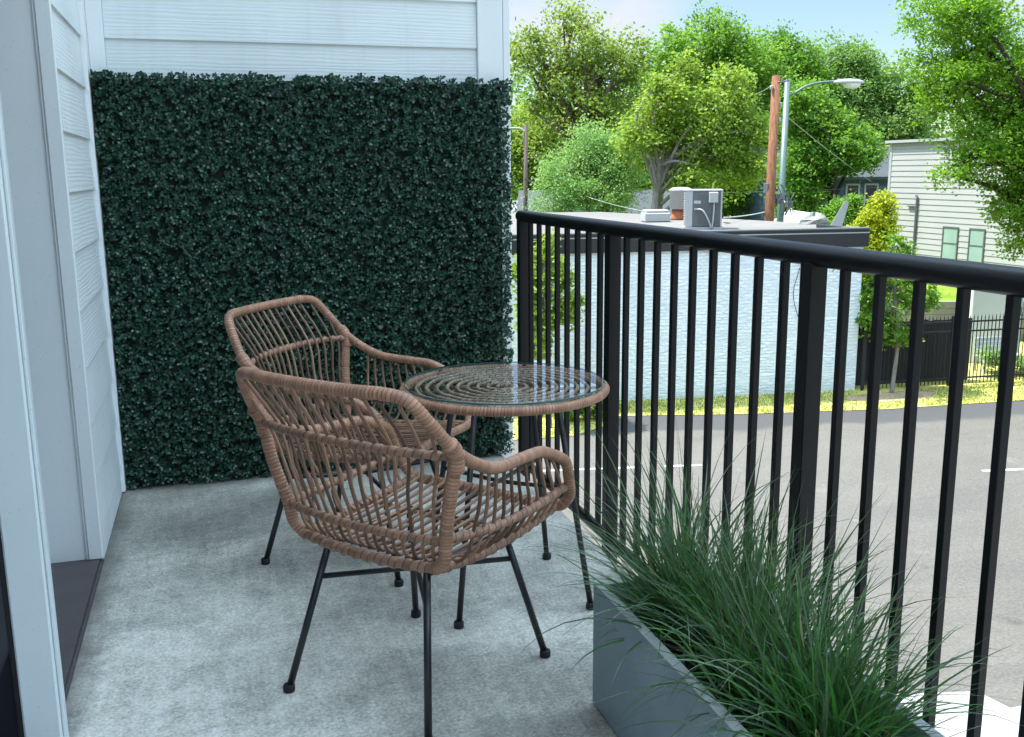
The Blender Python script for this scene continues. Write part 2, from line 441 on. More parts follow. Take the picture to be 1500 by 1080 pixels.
# back wall
zb = [1.717+EXPO*i for i in range(-9, 30)]
bpart('siding', clap('x', .074, 1.493, YB+.006, zb), M['white_back'])
bpart('corner_trim', MB().box((.0165, YB-.016, .004), (.073, YB+.0055, ZT), .002), M['white_paint'])
bpart('corner_trim', MB().box((1.494, YB-.016, .004), (1.600, YB+.0055, ZT), .002).box((1.603, YB-.012, .004), (1.632, YB+.0055, ZT), .002), M['white_paint'])
bpart('wall_core', MB().box((-.0064, YB+.0062, -4.2), (1.628, YB+1.6, ZT)), M['white_paint'])
bpart('wall_core', MB().box((-5, YB+.03, -4.2), (-.21, YB+1.6, ZT)), M['white_paint'])
# lower storey and the wall over the door
bpart('lower_wall', MB().box((-5, -4, -4.2), (1.45, YB, -.21)), M['white_paint'])
bpart('upper_wall', MB().box((-.16, -4, 2.25), (-.0065, 3.244, ZT)), M['white_paint'])
bpart('upper_wall', MB().box((-.16, -4, -.2), (-.0065, .6, 2.249)), M['white_paint'])
bpart('room_interior', MB().box((-4, -4, -.02), (-3.9, YB, 2.6)).box((-3.9, -4, -.05), (-.17, YB, -.01)).box((-3.9, -4, 2.26), (-.17, YB, 2.3)).box((-3.9, 3.3, 0), (-.21, 3.36, 2.25)).box((-3.9, -4, 0), (-.17, -3.9, 2.25)), M['dark_room'])
# doorway: sill, jamb, casing, open leaf
bpart('door_sill', MB().box((-.168, .6, -.002), (-.006, 3.238, .014), .003).box((-.0055, .6, .001), (.004, 3.238, .0075), .001), M['sill'])
jb = MB().box((-.30, 3.2385, .010), (-.040, 3.2445, 2.249)).box((-.046, 3.229, .0145), (-.0395, 3.2382, 2.249), .001)
bpart('door_jamb', jb, M['white_paint'])
bpart('door_casing', MB().box((-.039, 3.222, .0148), (.0045, 3.2442, 2.249), .003), M['white_paint'])
DY = 2.10
leaf = MB()
leaf.box((-.043, DY, .02), (.030, DY+.045, 2.24), .004).box((.0305, DY+.010, .02), (.0375, DY+.036, 2.24), .002)
leaf.box((-.92, DY, .02), (-.84, DY+.045, 2.24), .004).box((-.8395, DY, .02), (-.0435, DY+.045, .045), .003).box((-.8395, DY, 2.12), (-.0435, DY+.045, 2.24), .003)
door = bpart('door', leaf, M['door_paint'])
bpart('door_glass', MB().box((-.845, DY+.016, .040), (-.0435, DY+.030, 2.125)), M['door_glass'], False, door)
bpart('weather_strip', MB().box((-.054, DY+.006, .046), (-.0435, DY+.0155, 2.115), .002), M['rubber'], False, door)

# ------------------------------------------------------------------ artificial hedge panel on the back wall
HX0, HX1, HZ1 = .006, 1.612, 1.585
hedge = thing('hedge_panel', (.8, 4.0, 0), 'dark green artificial boxwood hedge panel covering the lower back wall', 'hedge panel')
def hp(mb, name, mat):
    mb.v = [(x-.8, y-4.0, z) for x, y, z in mb.v]; return mb.build(name, mat, hedge)
t_ = simple('hedge_backing', (.010, .018, .014), .9, .4, 60)
hp(MB().box((HX0+.01, 4.020, .012), (HX1-.03, 4.040, HZ1-.012)), 'backing', t_)
def unit(a): return a/np.maximum(np.linalg.norm(a, axis=-1, keepdims=True), 1e-9)
def leaf_hex(C, D, Nn, ln, wd, fold=0.0):
    """six-cornered leaves: C centres, D length directions, Nn face normals"""
    D = unit(D); S = unit(np.cross(D, Nn)); U = np.cross(S, D)
    ln = ln[:, None]; wd = wd[:, None]
    P = [C-D*ln*.5, C-D*ln*.18+S*wd*.42, C+D*ln*.2+S*wd*.5, C+D*ln*.5, C+D*ln*.2-S*wd*.5, C-D*ln*.18-S*wd*.42]
    return np.stack(P, 1).reshape(-1, 3)
def hedge_leaves():
    st = .0205; nx = int((HX1-HX0)/st); nz = int(HZ1/st)
    X, Z = np.meshgrid(np.arange(nx)+.5, np.arange(nz)+.5); X = X.ravel(); Z = Z.ravel()
    X = HX0+(X+NP.uniform(-.5, .5, X.size))*st; Z = (Z+NP.uniform(-.5, .5, Z.size))*st
    # extra sprigs poke out over the top edge
    xt = NP.uniform(HX0+.01, HX1-.02, 110); X = np.r_[X, xt]; Z = np.r_[Z, HZ1+NP.uniform(-.02, .004, 110)]
    xs_ = np.full(90, HX1)+NP.uniform(-.025, -.006, 90); X = np.r_[X, xs_]; Z = np.r_[Z, NP.uniform(.02, HZ1, 90)]
    n = X.size; per = 17
    bump = .012*np.sin(X*9+1.3*np.sin(Z*7))*np.cos(Z*11+X*3)
    tip = np.stack([X+NP.normal(0, .012, n), 3.982+bump*.8+NP.normal(0, .008, n), Z+NP.normal(0.004, .012, n)], 1)
    root = np.stack([X, np.full(n, 4.03), Z], 1)
    t = NP.uniform(.25, 1.05, (n, per)); ang = NP.uniform(0, 2*PI, (n, per))
    base = root[:, None]+(tip-root)[:, None]*t[..., None]
    rad = NP.uniform(.005, .014, (n, per))
    off = np.stack([np.cos(ang), np.zeros_like(ang), np.sin(ang)], -1)
    C = (base+off*rad[..., None]).reshape(-1, 3); C[:, 2] = np.where(C[:, 2] > HZ1, HZ1+(C[:, 2]-HZ1)*.42, C[:, 2])
    D = (off+np.array([0, -.55, .15])+NP.normal(0, .25, off.shape)).reshape(-1, 3)
    Nn = unit(np.array([0, -1.0, .35])+NP.normal(0, .52, D.shape))
    m_ = C.shape[0]
    sz = NP.uniform(.75, 1.25, m_)
    V = leaf_hex(C, D, Nn, .0122*sz, .0086*sz)
    ok = np.repeat((C[:, 0] < HX1+.004), 6); V = V[ok]
    V[:, 2] = np.maximum(V[:, 2], .006); V[:, 0] = np.maximum(V[:, 0], .02); V[:, 1] = np.minimum(V[:, 1], 4.041)
    return V-np.array([.8, 4.0, 0])
M['hedge'] = mat_leaf('boxwood_plastic', (.002, .013, .010), (.050, .140, .082), .30, .08, (.04, .15, .05), .5)
faces_obj('foliage', hedge_leaves(), 6, M['hedge'], hedge)

# ------------------------------------------------------------------ balcony railing
rail = thing('balcony_railing', (XR, 3.81, 0), 'black metal balcony railing with round top rail and square balusters', 'railing')
def rp_(mb, name, mat, smooth=False):
    mb.v = [(x-XR, y-3.81, z) for x, y, z in mb.v]; return mb.build(name, mat, rail, smooth)
rp_(MB().tube([(XR, 3.835, 1.045), (XR, 1.0, 1.045), (XR, -1.4, 1.045)], .0235, 20, smooth=False), 'top_rail', M['rail_paint'], True)
rp_(MB().tube([(XR, 3.83, .018), (XR, 1.0, .018), (XR, -1.4, .018)], .0185, 14, smooth=False), 'bottom_rail', M['rail_paint'], True)
posts = [3.810, 2.870, 1.784, .698, -.388]
for y in posts:
    h = .0205
    rp_(MB().box((XR-h, y-h, -.30), (XR+h, y+h, 1.030), .002).box((XR-.045, y-.035, -.17), (XR-h-.0005, y+.035, -.05), .002), 'post', M['rail_paint'])
for a, b, n in ((3.810, 2.870, 8), (2.870, 1.784, 9), (1.784, .698, 9), (.698, -.388, 9)):
    for i in range(1, n+1):
        y = a+(b-a)*i/(n+1); h = .0085
        rp_(MB().box((XR-h, y-h, .034), (XR+h, y+h, 1.026), .0012), 'baluster', M['rail_paint'])

# ------------------------------------------------------------------ rattan armchairs
def ribs(r, pitch, amp):
    def f(s, a):
        k = (s/pitch) % 1.0
        return r*(1-amp*abs(2*k-1)**3)
    return f
def rope(r, pitch, amp): return lambda s, a: r*(1+amp*math.sin(a*2+2*PI*s/pitch))
TC = (.235, -.304, .786); SH = (.283, -.215, .669); AL = (.287, -.082, .600); AM = (.279, .045, .590); AF = (.275, .170, .566)
FO = (.277, .248, .486); FB = (.243, .272, .405); BC = (.219, -.181, .387); MBk = (.234, -.190, .460); MF = (.268, .256, .465)
def mir(p): return (-p[0], p[1], p[2])
def lerp(a, b, t): return tuple(x+(y-x)*t for x, y in zip(a, b))
def make_chair(label):
    ch = thing('rattan_armchair', (0, 0, 0), label, 'armchair', 0, 'rattan armchairs at the round table')
    half = [(.06, .270, .400), (.16, .274, .396), (.218, .276, .397), FB, (.268, .266, .435), FO, (.280, .225, .535), AF, (.277, .115, .585), AM, AL, (.286, -.150, .627), SH, (.262, -.268, .735), TC, (.200, -.322, .797), (.12, -.337, .798)]
    loop = half+[(0, -.343, .798)]+[mir(p) for p in half[::-1]]
    top = MB().tube(loop, ribs(.0142, .0088, .12), 10, step=.0022, closed=True)
    top.build('top_rail', M['wrap'], ch, True, fix=False)
    for s in (1, -1):
        pts = [(SH[0]*s, SH[1]+.004, SH[2]-.012), (.262*s, -.207, .565), (MBk[0]*s, MBk[1], MBk[2]), (.224*s, -.184, .410), (.196*s, -.176, .3835)]
        MB().tube(pts, ribs(.0150, .0088, .10), 10, step=.0022).build('back_stile', M['wrap'], ch, True, fix=False)
        # collar of skin where the stile joins the arm
        MB().tube([(SH[0]*s, SH[1]-.02, SH[2]+.02), (SH[0]*s, SH[1], SH[2]-.004), (.279*s, SH[1]+.008, SH[2]-.045)], ribs(.0185, .006, .08), 10, step=.0020).build('joint_wrap', M['wrap'], ch, True, fix=False)
        mid = [(MBk[0]*s, MBk[1]+.008, MBk[2]), (.262*s, -.05, .452), (.272*s, .10, .456), (MF[0]*s, MF[1]-.004, MF[2])]
        MB().tube(mid, rope(.0105, .034, .16), 10, step=.0035).build('arm_crossbar', M['wrap_loose'], ch, True, fix=False)
        low = [(.205*s, -.168, .383), (.222*s, -.04, .378), (.228*s, .12, .386), (.226*s, .262, .399)]
        MB().tube(low, rope(.0115, .036, .15), 10, step=.0035).build('seat_rail', M['wrap_loose'], ch, True, fix=False)
    bot = [(.200, -.1765, .384), (.10, -.190, .380), (0, -.194, .379), (-.10, -.190, .380), (-.200, -.1765, .384)]
    MB().tube(bot, rope(.0125, .036, .16), 10, step=.0035).build('seat_rail', M['wrap_loose'], ch, True, fix=False)
    upx = [(.277, -.213, .655), (.18, -.252, .660), (0, -.270, .662), (-.18, -.252, .660), (-.277, -.213, .655)]
    MB().tube(upx, rope(.0098, .032, .17), 10, step=.0035).build('back_crossbar', M['wrap_loose'], ch, True, fix=False)
    lwx = [(.230, -.192, .458), (.12, -.208, .455), (0, -.213, .454), (-.12, -.208, .455), (-.230, -.192, .458)]
    MB().tube(lwx, rope(.0098, .032, .17), 10, step=.0035).build('back_crossbar', M['wrap_loose'], ch, True, fix=False)
    # back canes, running down from the top rail and curling in under the bottom rail
    n = 16; cr = .0041
    for i in range(n):
        u = -1+2*(i+.5)/n
        if abs(u) > .80:
            k = (abs(u)-.80)/.20
            tp = lerp((.215, -.315, .785), (.268, -.252, .712), min(1, k*1.15)); tp = (math.copysign(tp[0], u), tp[1], tp[2])
        else:
            tp = (u*.262, -.341+.022*u*u, .789)
        j = RND.uniform(-.002, .002)
        yb2 = -.270+.050*u*u
        pts = [tp, (u*.255+j, yb2+.009, .655), (u*.232, -.236+.035*u*u, .55), (u*.214, -.203+.018*u*u, .455), (u*.204, -.190+.012*u*u, .412), (u*.200, -.172+.012*u*u, .390), (u*.197, -.150, .3865)]
        if tp[2] < .75: pts[1] = (u*.258+j, yb2+.006, .640)
        MB().tube(pts, cr, 7, step=.012).build('back_cane', M['cane'], ch, True, fix=False)
    # arm canes
    n = 11
    armpath = resample([AF, (.277, .115, .585), AM, AL, (.286, -.150, .627)], .004)
    armpath = [(.277, .212, .545)]+[tuple(p) for p in armpath]
    for s in (1, -1):
        for i in range(n):
            t = (i+.3)/n
            p = armpath[int(t*(len(armpath)-1))]
            yb_ = .232-.385*t
            zm = .462
            MB().tube([(p[0]*s, p[1], p[2]-.008), (lerp((p[0],), (.272,), .5)[0]*s, p[1]*.6+yb_*.4, .53), ((.262-.02*max(0, t-.6))*s, yb_+.01, zm), (.252*s, yb_, .425), (.232*s, yb_-.004, .396), (.206*s, yb_-.006, .388)],
                      .0042, 7, step=.012).build('arm_cane', M['cane'], ch, True, fix=False)
    # seat canes from the back rail to the front rail, woven over two hidden bars
    n = 15
    for i in range(n):
        u = -1+2*(i+.5)/n; dz = RND.uniform(-.002, .002)
        MB().tube([(u*.203, -.172, .388), (u*.205, -.06, .381+dz), (u*.208, .08, .386+dz), (u*.212, .20, .398), (u*.212, .268, .411)], .0045, 7, step=.02).build('seat_cane', M['cane'], ch, True, fix=False)
    for y, z in ((-.09, .371), (.10, .374)):
        MB().tube([(-.222, y, z+.004), (0, y, z), (.222, y, z+.004)], .0065, 8, step=.02).build('seat_crossbar', M['cane'], ch, True, fix=False)
    fr = MB()
    for y in (-.150, .150): fr.tube([(-.165, y, .3585), (.165, y, .3585)], .0075, 8)
    for x in (-.150, .150): fr.tube([(x, -.142, .3585), (x, .142, .3585)], .0070, 8)
    fr.build('seat_frame', M['black_metal'], ch, True)
    foot = {}
    for sx in (1, -1):
        for sy in (1, -1):
            a = Vector((.149*sx, .150*sy, .358)); b = Vector((.213*sx, .240*sy, .006))
            lg = MB().tube([a, b], .0088, 12).build('leg', M['black_metal'], ch, True)
            d = (b-a).normalized()
            MB().lathe([(.0105, 0), (.0135, .001), (.0142, .006), (.0140, .016), (.0118, .019)], (b.x, b.y, 0), 14).build('foot_cap', M['rubber'], lg, True)
            foot[(sx, sy)] = a+(b-a)*.22
    MB().tube([foot[(-1, -1)], foot[(1, 1)]], .0068, 10).build('stretcher', M['black_metal'], ch, True)
    p, q = foot[(-1, 1)], foot[(1, -1)]
    MB().tube([p, (p+q)/2+Vector((0, 0, -.014)), q], .0068, 10).build('stretcher', M['black_metal'], ch, True)
    return ch
near = make_chair('brown rattan armchair in front, its curved back turned to the viewer')
far = copy_tree(near); far['label'] = 'brown rattan armchair beside the hedge, partly hidden behind the nearer chair'
near.location = (.833, 2.215, 0); near.rotation_euler = (0, 0, math.radians(39.34)-PI/2)
far.location = (.822, 3.071, 0); far.rotation_euler = (0, 0, math.radians(-38.67)-PI/2)

# ------------------------------------------------------------------ bistro table
TCX, TCY = 1.175, 2.622
tb = thing('bistro_table', (TCX, TCY, 0), 'round rattan bistro table with clear glass top and black splayed legs', 'table')
MB().tube([(.286*math.cos(a), .286*math.sin(a), .617) for a in np.linspace(0, 2*PI, 49)[:-1]], ribs(.0132, .0082, .09), 10, step=.0022, closed=True).build('rim', M['wrap'], tb, True, fix=False)
sp = []
TURNS = 8.5
for k in range(0, int(TURNS*36)+1):
    a = 2*PI*k/36; r = .264-(.264-.018)*k/(TURNS*36); sp.append((r*math.cos(a), r*math.sin(a), .6195+.0012*math.sin(a*11)))
MB().tube(sp, rope(.0052, .022, .2), 7, step=.006).build('spiral_weave', M['weave'], tb, True, fix=False)
for k in range(8):
    a = PI*k/8+.2; c_, s_ = math.cos(a), math.sin(a)
    MB().tube([(-.276*c_, -.276*s_, .6095), (.276*c_, .276*s_, .6095)], .0048, 7).build('spoke', M['cane'], tb, True)
gt = MB().lathe([(.2835, 0), (.2850, .0008), (.2850, .0052), (.2835, .006)], (0, 0, .6325), 96)
g = gt.build('glass_top', [M['glass'], M['glass_edge']], tb)
for p_ in g.data.polygons:
    if abs(p_.normal.z) < .9: p_.material_index = 1
for k in range(6):
    a = k*PI/3; MB().lathe([(.006, 0), (.006, .0028)], (.268*math.cos(a), .268*math.sin(a), .6295), 12).build('glass_pad', M['rubber'], tb)
lt = {}
for sx in (1, -1):
    for sy in (1, -1):
        a = Vector((.118*sx, .118*sy, .600)); b = Vector((.193*sx, .193*sy, .006))
        lg = MB().tube([a, b], .0085, 12).build('leg', M['black_metal'], tb, True)
        MB().lathe([(.0105, 0), (.0135, .001), (.0142, .006), (.0140, .016), (.0118, .019)], (b.x, b.y, 0), 14).build('foot_cap', M['rubber'], lg, True)
        lt[(sx, sy)] = a+(b-a)*.42
MB().tube([(.13, .13, .6025), (-.13, -.13, .6025)], .006, 8).tube([(-.13, .13, .5985), (.13, -.13, .5985)], .006, 8).build('under_frame', M['black_metal'], tb, True)
MB().tube([lt[(-1, -1)], lt[(1, 1)]], .0065, 10).build('stretcher', M['black_metal'], tb, True)
MB().tube([lt[(-1, 1)], (lt[(-1, 1)]+lt[(1, -1)])/2+Vector((0, 0, -.013)), lt[(1, -1)]], .0065, 10).build('stretcher', M['black_metal'], tb, True)

# ------------------------------------------------------------------ planter and its grasses
PX0, PX1, PY0, PY1, PH = 1.186, 1.508, .86, 1.955, .302
pl = thing('planter_box', ((PX0+PX1)/2, (PY0+PY1)/2, 0), 'long slate grey rectangular planter box standing along the railing', 'planter')
ox, oy = (PX0+PX1)/2, (PY0+PY1)/2
def pp(mb, name, mat):
    mb.v = [(x-ox, y-oy, z) for x, y, z in mb.v]; return mb.build(name, mat, pl)
w_ = .022
pp(MB().box((PX0, PY0, .004), (PX0+w_, PY1, PH-.004), .0015).box((PX1-w_, PY0, .004), (PX1, PY1, PH-.004), .0015)
   .box((PX0+w_+.0002, PY1-w_, .004), (PX1-w_-.0002, PY1-.0003, PH-.004)).box((PX0+w_+.0002, PY0+.0003, .004), (PX1-w_-.0002, PY0+w_, PH-.004)).box((PX0+w_+.0003, PY0+w_+.0003, .006), (PX1-w_-.0003, PY1-w_-.0003, .03)), 'trough', M['planter'])
pp(MB().box((PX0-.0006, PY0, PH-.0038), (PX0+w_, PY1+.0006, PH), .001).box((PX1-w_, PY0, PH-.0038), (PX1+.0006, PY1+.0006, PH), .001)
   .box((PX0+w_+.0004, PY1-w_, PH-.0038), (PX1-w_-.0004, PY1+.0004, PH-.0002)).box((PX0+w_+.0004, PY0, PH-.0038), (PX1-w_-.0004, PY0+w_, PH-.0002)), 'rim', M['planter_rim'])
def soil():
    mb = MB(); nx, ny = 12, 36; vs = []; fs = []
    for j in range(ny+1):
        for i in range(nx+1):
            vs.append((PX0+w_+.001+(PX1-PX0-2*w_-.002)*i/nx, PY0+w_+.001+(PY1-PY0-2*w_-.002)*j/ny, .235+RND.uniform(-.008, .010)))
    for j in range(ny):
        for i in range(nx): a = j*(nx+1)+i; fs.append((a, a+1, a+nx+2, a+nx+1))
    return mb.add(vs, fs)
pp(soil(), 'soil', M['soil'])
M['blade'] = mat_leaf('grass_blade', (.014, .042, .024), (.150, .230, .110), .33, .22, (.10, .32, .03), .6)
M['blade_young'] = mat_leaf('grass_blade_young', (.030, .120, .022), (.075, .25, .040), .4, .25, (.10, .36, .03), .45)
M['blade_dry'] = mat_leaf('grass_blade_dry', (.16, .13, .06), (.32, .27, .13), .6, .2, None, .3)
def tuft_mesh(n, hmin, hmax, spread, rng, lean, wid):
    """arching blades: every blade is a strip that narrows to a point and droops under its own weight"""
    K = 9; Vq = []
    for _ in range(n):
        az = rng.uniform(0, 2*PI); rr = abs(rng.normal(0, 1))
        b = np.array([rng.normal(0, spread*.55), rng.normal(0, spread*.75), 0.0])
        tilt = min(1.40, abs(rng.normal(.52, .40)))
        d = np.array([math.cos(az)*math.sin(tilt)+lean[0]+b[0]*1.2, math.sin(az)*math.sin(tilt)+lean[1]+b[1]*1.2, math.cos(tilt)]); d /= np.linalg.norm(d)
        Ln = rng.uniform(hmin, hmax); droop = rng.uniform(.35, 1.5)*(.45+tilt)
        side = np.cross(d, [0, 0, 1.0]); side = side/max(1e-6, np.linalg.norm(side)); tw = rng.uniform(-.9, .9); curl = rng.normal(0, .05)
        p = b.copy(); pts = []; dd = d.copy(); nn = np.cross(side, d)
        sd = side*math.cos(tw)+nn*math.sin(tw)
        wv = wid*rng.uniform(.7, 1.25)
        for k in range(K+1):
            t = k/K; pts.append((p.copy(), wv*(1-t**2.2)*(.55+.45*min(1, t*5))))
            dd = dd+np.array([0, 0, -1.0])*droop*(t**1.3)*.22+side*curl; dd /= np.linalg.norm(dd)
            p = p+dd*Ln/K
        Vq.append((pts, sd))
    V = []; Fc = []; o = 0
    for pts, sd in Vq:
        for q, wq in pts: V.append(q-sd*wq*.5); V.append(q+sd*wq*.5)
        for k in range(len(pts)-1): Fc.append((o+2*k, o+2*k+1, o+2*k+3, o+2*k+2))
        o += 2*len(pts)
    return V, Fc
def tuft(x, y, n, hmin, hmax, spread, seed, lean, label, wid=.0056, young=.4):
    t = thing('grass_plant', (x, y, .236), label, 'grass plant', 0, 'ornamental grasses in the planter')
    rng = np.random.default_rng(seed)
    for nm, mat, cnt, h0, h1 in (('blades', M['blade'], n, hmin, hmax), ('dry_blades', M['blade_dry'], int(n*.06), hmin*.7, hmax*.9), ('young_blades', M['blade_young'], int(n*young), hmin*.6, hmax*.75)):
        V, Fc = tuft_mesh(cnt, h0, h1, spread, rng, lean, wid)
        mb = MB(); mb.v = [tuple(p) for p in V]; mb.f = Fc
        mb.build(nm, mat, t, True, fix=False)
tuft(1.335, 1.775, 290, .22, .50, .050, 3, (-.14, .14), 'arching green grass farthest along the planter, its blades reaching toward the table foot')
tuft(1.375, 1.610, 260, .22, .45, .050, 4, (.02, .05), 'dense dark grass in the planter growing against the broad railing post')
tuft(1.335, 1.440, 260, .22, .44, .050, 5, (-.02, .0), 'dark green grass in the middle of the planter between two other clumps')
tuft(1.345, 1.275, 250, .20, .42, .050, 6, (.04, -.05), 'bright green grass nearest the viewer at the front of the planter', young=1.3)

# ================================================================== THE LOT AND BEYOND
def mat_ground():
    t = NT('ground_grass')
    n = t.noise(.12, t.pos(), 5.0); n2 = t.noise(14.0, t.pos(), 4.0)
    c = t.mix(n, (.05, .085, .02), (.12, .17, .035)); c = t.mix(.6, c, t.ramp(n2, [(.3, .3), (.7, .7)]), 'OVERLAY')
    return t.done(t.bsdf(c, .95, t.bump(n2, .6, .05), 0, .1))
def mat_asphalt():
    t = NT('worn_asphalt')
    p = t.pos()
    big = t.noise(.16, p, 5.0, .6, .5); streak = t.noise(.5, t.pos((.35, 2.2, 1)), 5.0, .6, .6); fine = t.noise(26.0, p, 4.0, .75)
    c = t.ramp(big, [(.3, (.102, .093, .082)), (.7, (.136, .125, .111))])
    c = t.mix(t.ramp(streak, [(.50, 0.0), (.72, .6)]), c, (.080, .077, .073))
    spot = t.noise(1.4, p, 5.0, .6)
    c = t.mix(t.ramp(spot, [(.63, 0.0), (.74, .6)]), c, (.05, .048, .047)); c = t.mix(t.ramp(spot, [(.24, .5), (.36, 0.0)]), c, (.21, .20, .185))
    c = t.mix(.65, c, t.ramp(fine, [(.25, .22), (.75, .78)]), 'OVERLAY')
    sy = t.n('ShaderNodeSeparateXYZ', {0: p})
    e = t.math('SUBTRACT', t.math('ADD', sy.outputs[1], t.math('MULTIPLY', sy.outputs[0], .17)), 20.35)
    e = t.math('ADD', e, t.math('MULTIPLY', t.noise(.5, p, 4.0), 1.2))
    c = t.mix(t.ramp(e, [(.0, 0.0), (.25, .85)]), c, (.062, .063, .066))     # darker strip along the verge
    return t.done(t.bsdf(c, .9, t.bump(fine, .5, .01), 0, .25))
def mat_verge(name, a, b, d):
    t = NT(name)
    n = t.noise(1.1, t.pos(), 5.0, .65); f = t.noise(24.0, t.pos(), 4.0, .7)
    c = t.ramp(n, [(.30, a), (.5, b), (.70, d)]); c = t.mix(.8, c, t.ramp(f, [(.25, .2), (.75, .8)]), 'OVERLAY')
    return t.done(t.bsdf(c, .95, t.bump(f, .8, .04), 0, .08))
M['ground'] = mat_ground()
struct('ground', MB().add([(-600, -600, LOT-.03), (900, -600, LOT-.03), (900, 900, LOT-.03), (-600, 900, LOT-.03)], [(0, 1, 2, 3)]), M['ground'])
lotpoly = [(1.5, -40), (60, -40), (60, 17.1), (24, 17.5), (18.2, 18.2), (14.97, 18.45), (11.8, 19.05), (8.8, 19.87), (8.45, 19.2), (7.4, 18.6), (5.0, 18.7), (1.5, 19.4), (-14, 22), (-14, -40)]
struct('parking_lot', MB().add([(x, y, LOT) for x, y in lotpoly], [tuple(range(len(lotpoly)))]), mat_asphalt())
M['verge'] = mat_verge('dry_verge_grass', (.27, .28, .06), (.50, .46, .14), (.62, .55, .23))
vp = [(-14, 22), (1.5, 19.4), (5.0, 18.7), (7.4, 18.6), (8.45, 19.2), (8.8, 19.87), (11.8, 19.05), (14.97, 18.45), (18.2, 18.2), (24, 17.5), (60, 17.1), (60, 26), (15.4, 26), (-14, 24.6)]
struct('grass_verge', MB().add([(x, y, LOT+.012) for x, y in vp], [tuple(range(len(vp)))]), M['verge'])
# bare earth round the young tree
bare = [(14.2+.0*1, 19.35)]
bpts = [(15.9+1.25*math.cos(a)*(1+.18*math.sin(3*a)), 19.45+.55*math.sin(a)*(1+.2*math.cos(2*a))) for a in np.linspace(0, 2*PI, 28)[:-1]]
struct('bare_earth', MB().add([(x, y, LOT+.020) for x, y in bpts], [tuple(range(len(bpts)))]), mat_verge('bare_earth', (.22, .15, .09), (.36, .27, .18), (.42, .33, .22)))
M['walk'] = simple('pale_concrete', (.27, .262, .25), .85, .1, 3, .2, .01)
M['line'] = simple('line_paint', (.55, .55, .54), .8, .25, 5, .2, .01)
walk = [(1.5, 8.85), (7.05, 7.80), (7.78, 7.63), (7.865, 7.25), (14, 7.5), (14, -40), (1.5, -40)]
struct('walkway', MB().prism(walk, LOT+.004, LOT+.03), M['walk'])
def stripe(a, b, wd=.10):
    a = Vector((*a, 0)); b = Vector((*b, 0)); d = (b-a).normalized(); n = Vector((-d.y, d.x, 0))*wd*.5
    q = [a-n, b-n, b+n, a+n]
    return [(p.x, p.y, LOT+.006) for p in q]
st = MB()
for a, b in (((4.4, 16.80), (7.66, 16.14)), ((8.2, 16.02), (8.9, 15.88)), ((13.55, 13.93), (17.2, 13.30))): st.add(stripe(a, b), [(0, 1, 2, 3)])
struct('parking_lines', st, M['line'])

# grass blades on the verge (nobody could count them)
def grass_field(poly_fn, n, h0, h1, w, rng):
    V = []
    while len(V) < n:
        p = poly_fn(rng)
        if p is None: continue
        a = rng.uniform(0, PI); h = rng.uniform(h0, h1); dx, dy = math.cos(a)*w, math.sin(a)*w
        lx, ly = rng.normal(0, h*.4), rng.normal(0, h*.4)
        V.append([(p[0]-dx, p[1]-dy, p[2]), (p[0]+dx, p[1]+dy, p[2]), (p[0]+lx, p[1]+ly, p[2]+h)])
    return np.array(V).reshape(-1, 3)
def verge_pt(rng):
    x = rng.uniform(6, 25); 
    y0 = np.interp(x, [6, 7.4, 8.45, 8.8, 11.8, 14.97, 18.2, 25], [18.65, 18.6, 19.2, 19.87, 19.05, 18.45, 18.2, 17.5]); y1 = 21.5-.125*(x-6.2) if x < 15.4 else 19.9
    y = rng.uniform(y0, y1)
    if (x-15.9)**2/1.5+(y-19.45)**2/.28 < 1 and rng.random() < .9: return None
    return (x, y, LOT+.012)
M['dry_blade'] = mat_leaf('verge_blade', (.22, .30, .05), (.60, .55, .20), .8, .3, (.55, .55, .14), .1)
tag(faces_obj('verge_grass', grass_field(verge_pt, 9000, .03, .09, .016, NP), 3, M['dry_blade']), 'short yellowish grass along the foot of the white wall', 'grass', kind='stuff')

# ------------------------------------------------------------------ white painted brick building
def mat_brick():
    t = NT('painted_brick')
    p = t.n('ShaderNodeTexCoord').outputs['Object']
    s_ = t.n('ShaderNodeSeparateXYZ', {0: p})
    v = t.n('ShaderNodeCombineXYZ', {0: s_.outputs[0], 1: s_.outputs[2]})
    wob = t.noise(3.0, p, 4.0)
    b = t.n('ShaderNodeTexBrick', {'Vector': v.outputs[0], 'Scale': 4.6, 'Mortar Size': .028, 'Mortar Smooth': .5, 'Bias': 0.0, 'Brick Width': .95, 'Row Height': .36, 'Color1': (.74, .81, .85, 1), 'Color2': (.88, .92, .94, 1), 'Mortar': (.74, .81, .86, 1)})
    h = t.math('ADD', t.math('MULTIPLY', t.math('SUBTRACT', 1.0, b.outputs['Fac']), .22), t.math('MULTIPLY', t.noise(6.0, t.pos((1, 1, 2.6)), 5.0), 1.5))
    c = t.mix(t.ramp(t.noise(.8, p, 5.0), [(.4, 0.0), (.75, .35)]), b.outputs['Color'], (.55, .63, .68))
    foot = t.ramp(t.math('ADD', s_.outputs[2], t.math('MULTIPLY', wob, .3)), [(.15, .5), (.5, 0.0)])
    c = t.mix(foot, c, (.45, .50, .50))
    return t.done(t.bsdf(c, .7, t.bump(h, 1.0, .035), 0, .3))
WA = Vector((-8.0, 23.22, LOT)); WB = Vector((15.50, 20.395, LOT))
wd_ = (WB-WA); WLEN = wd_.length; wrz = math.atan2(wd_.y, wd_.x)
shop = thing('painted_brick_building', WA, 'low white painted brick building with black roof band across the parking lot', 'building', wrz)
WH = 3.60; TOPZ = 4.06
def inv(p):     # world -> the building's own frame
    d = Vector(p)-WA; c, s_ = math.cos(-wrz), math.sin(-wrz)
    return Vector((d.x*c-d.y*s_, d.x*s_+d.y*c, d.z))
RZ = LOT+3.90
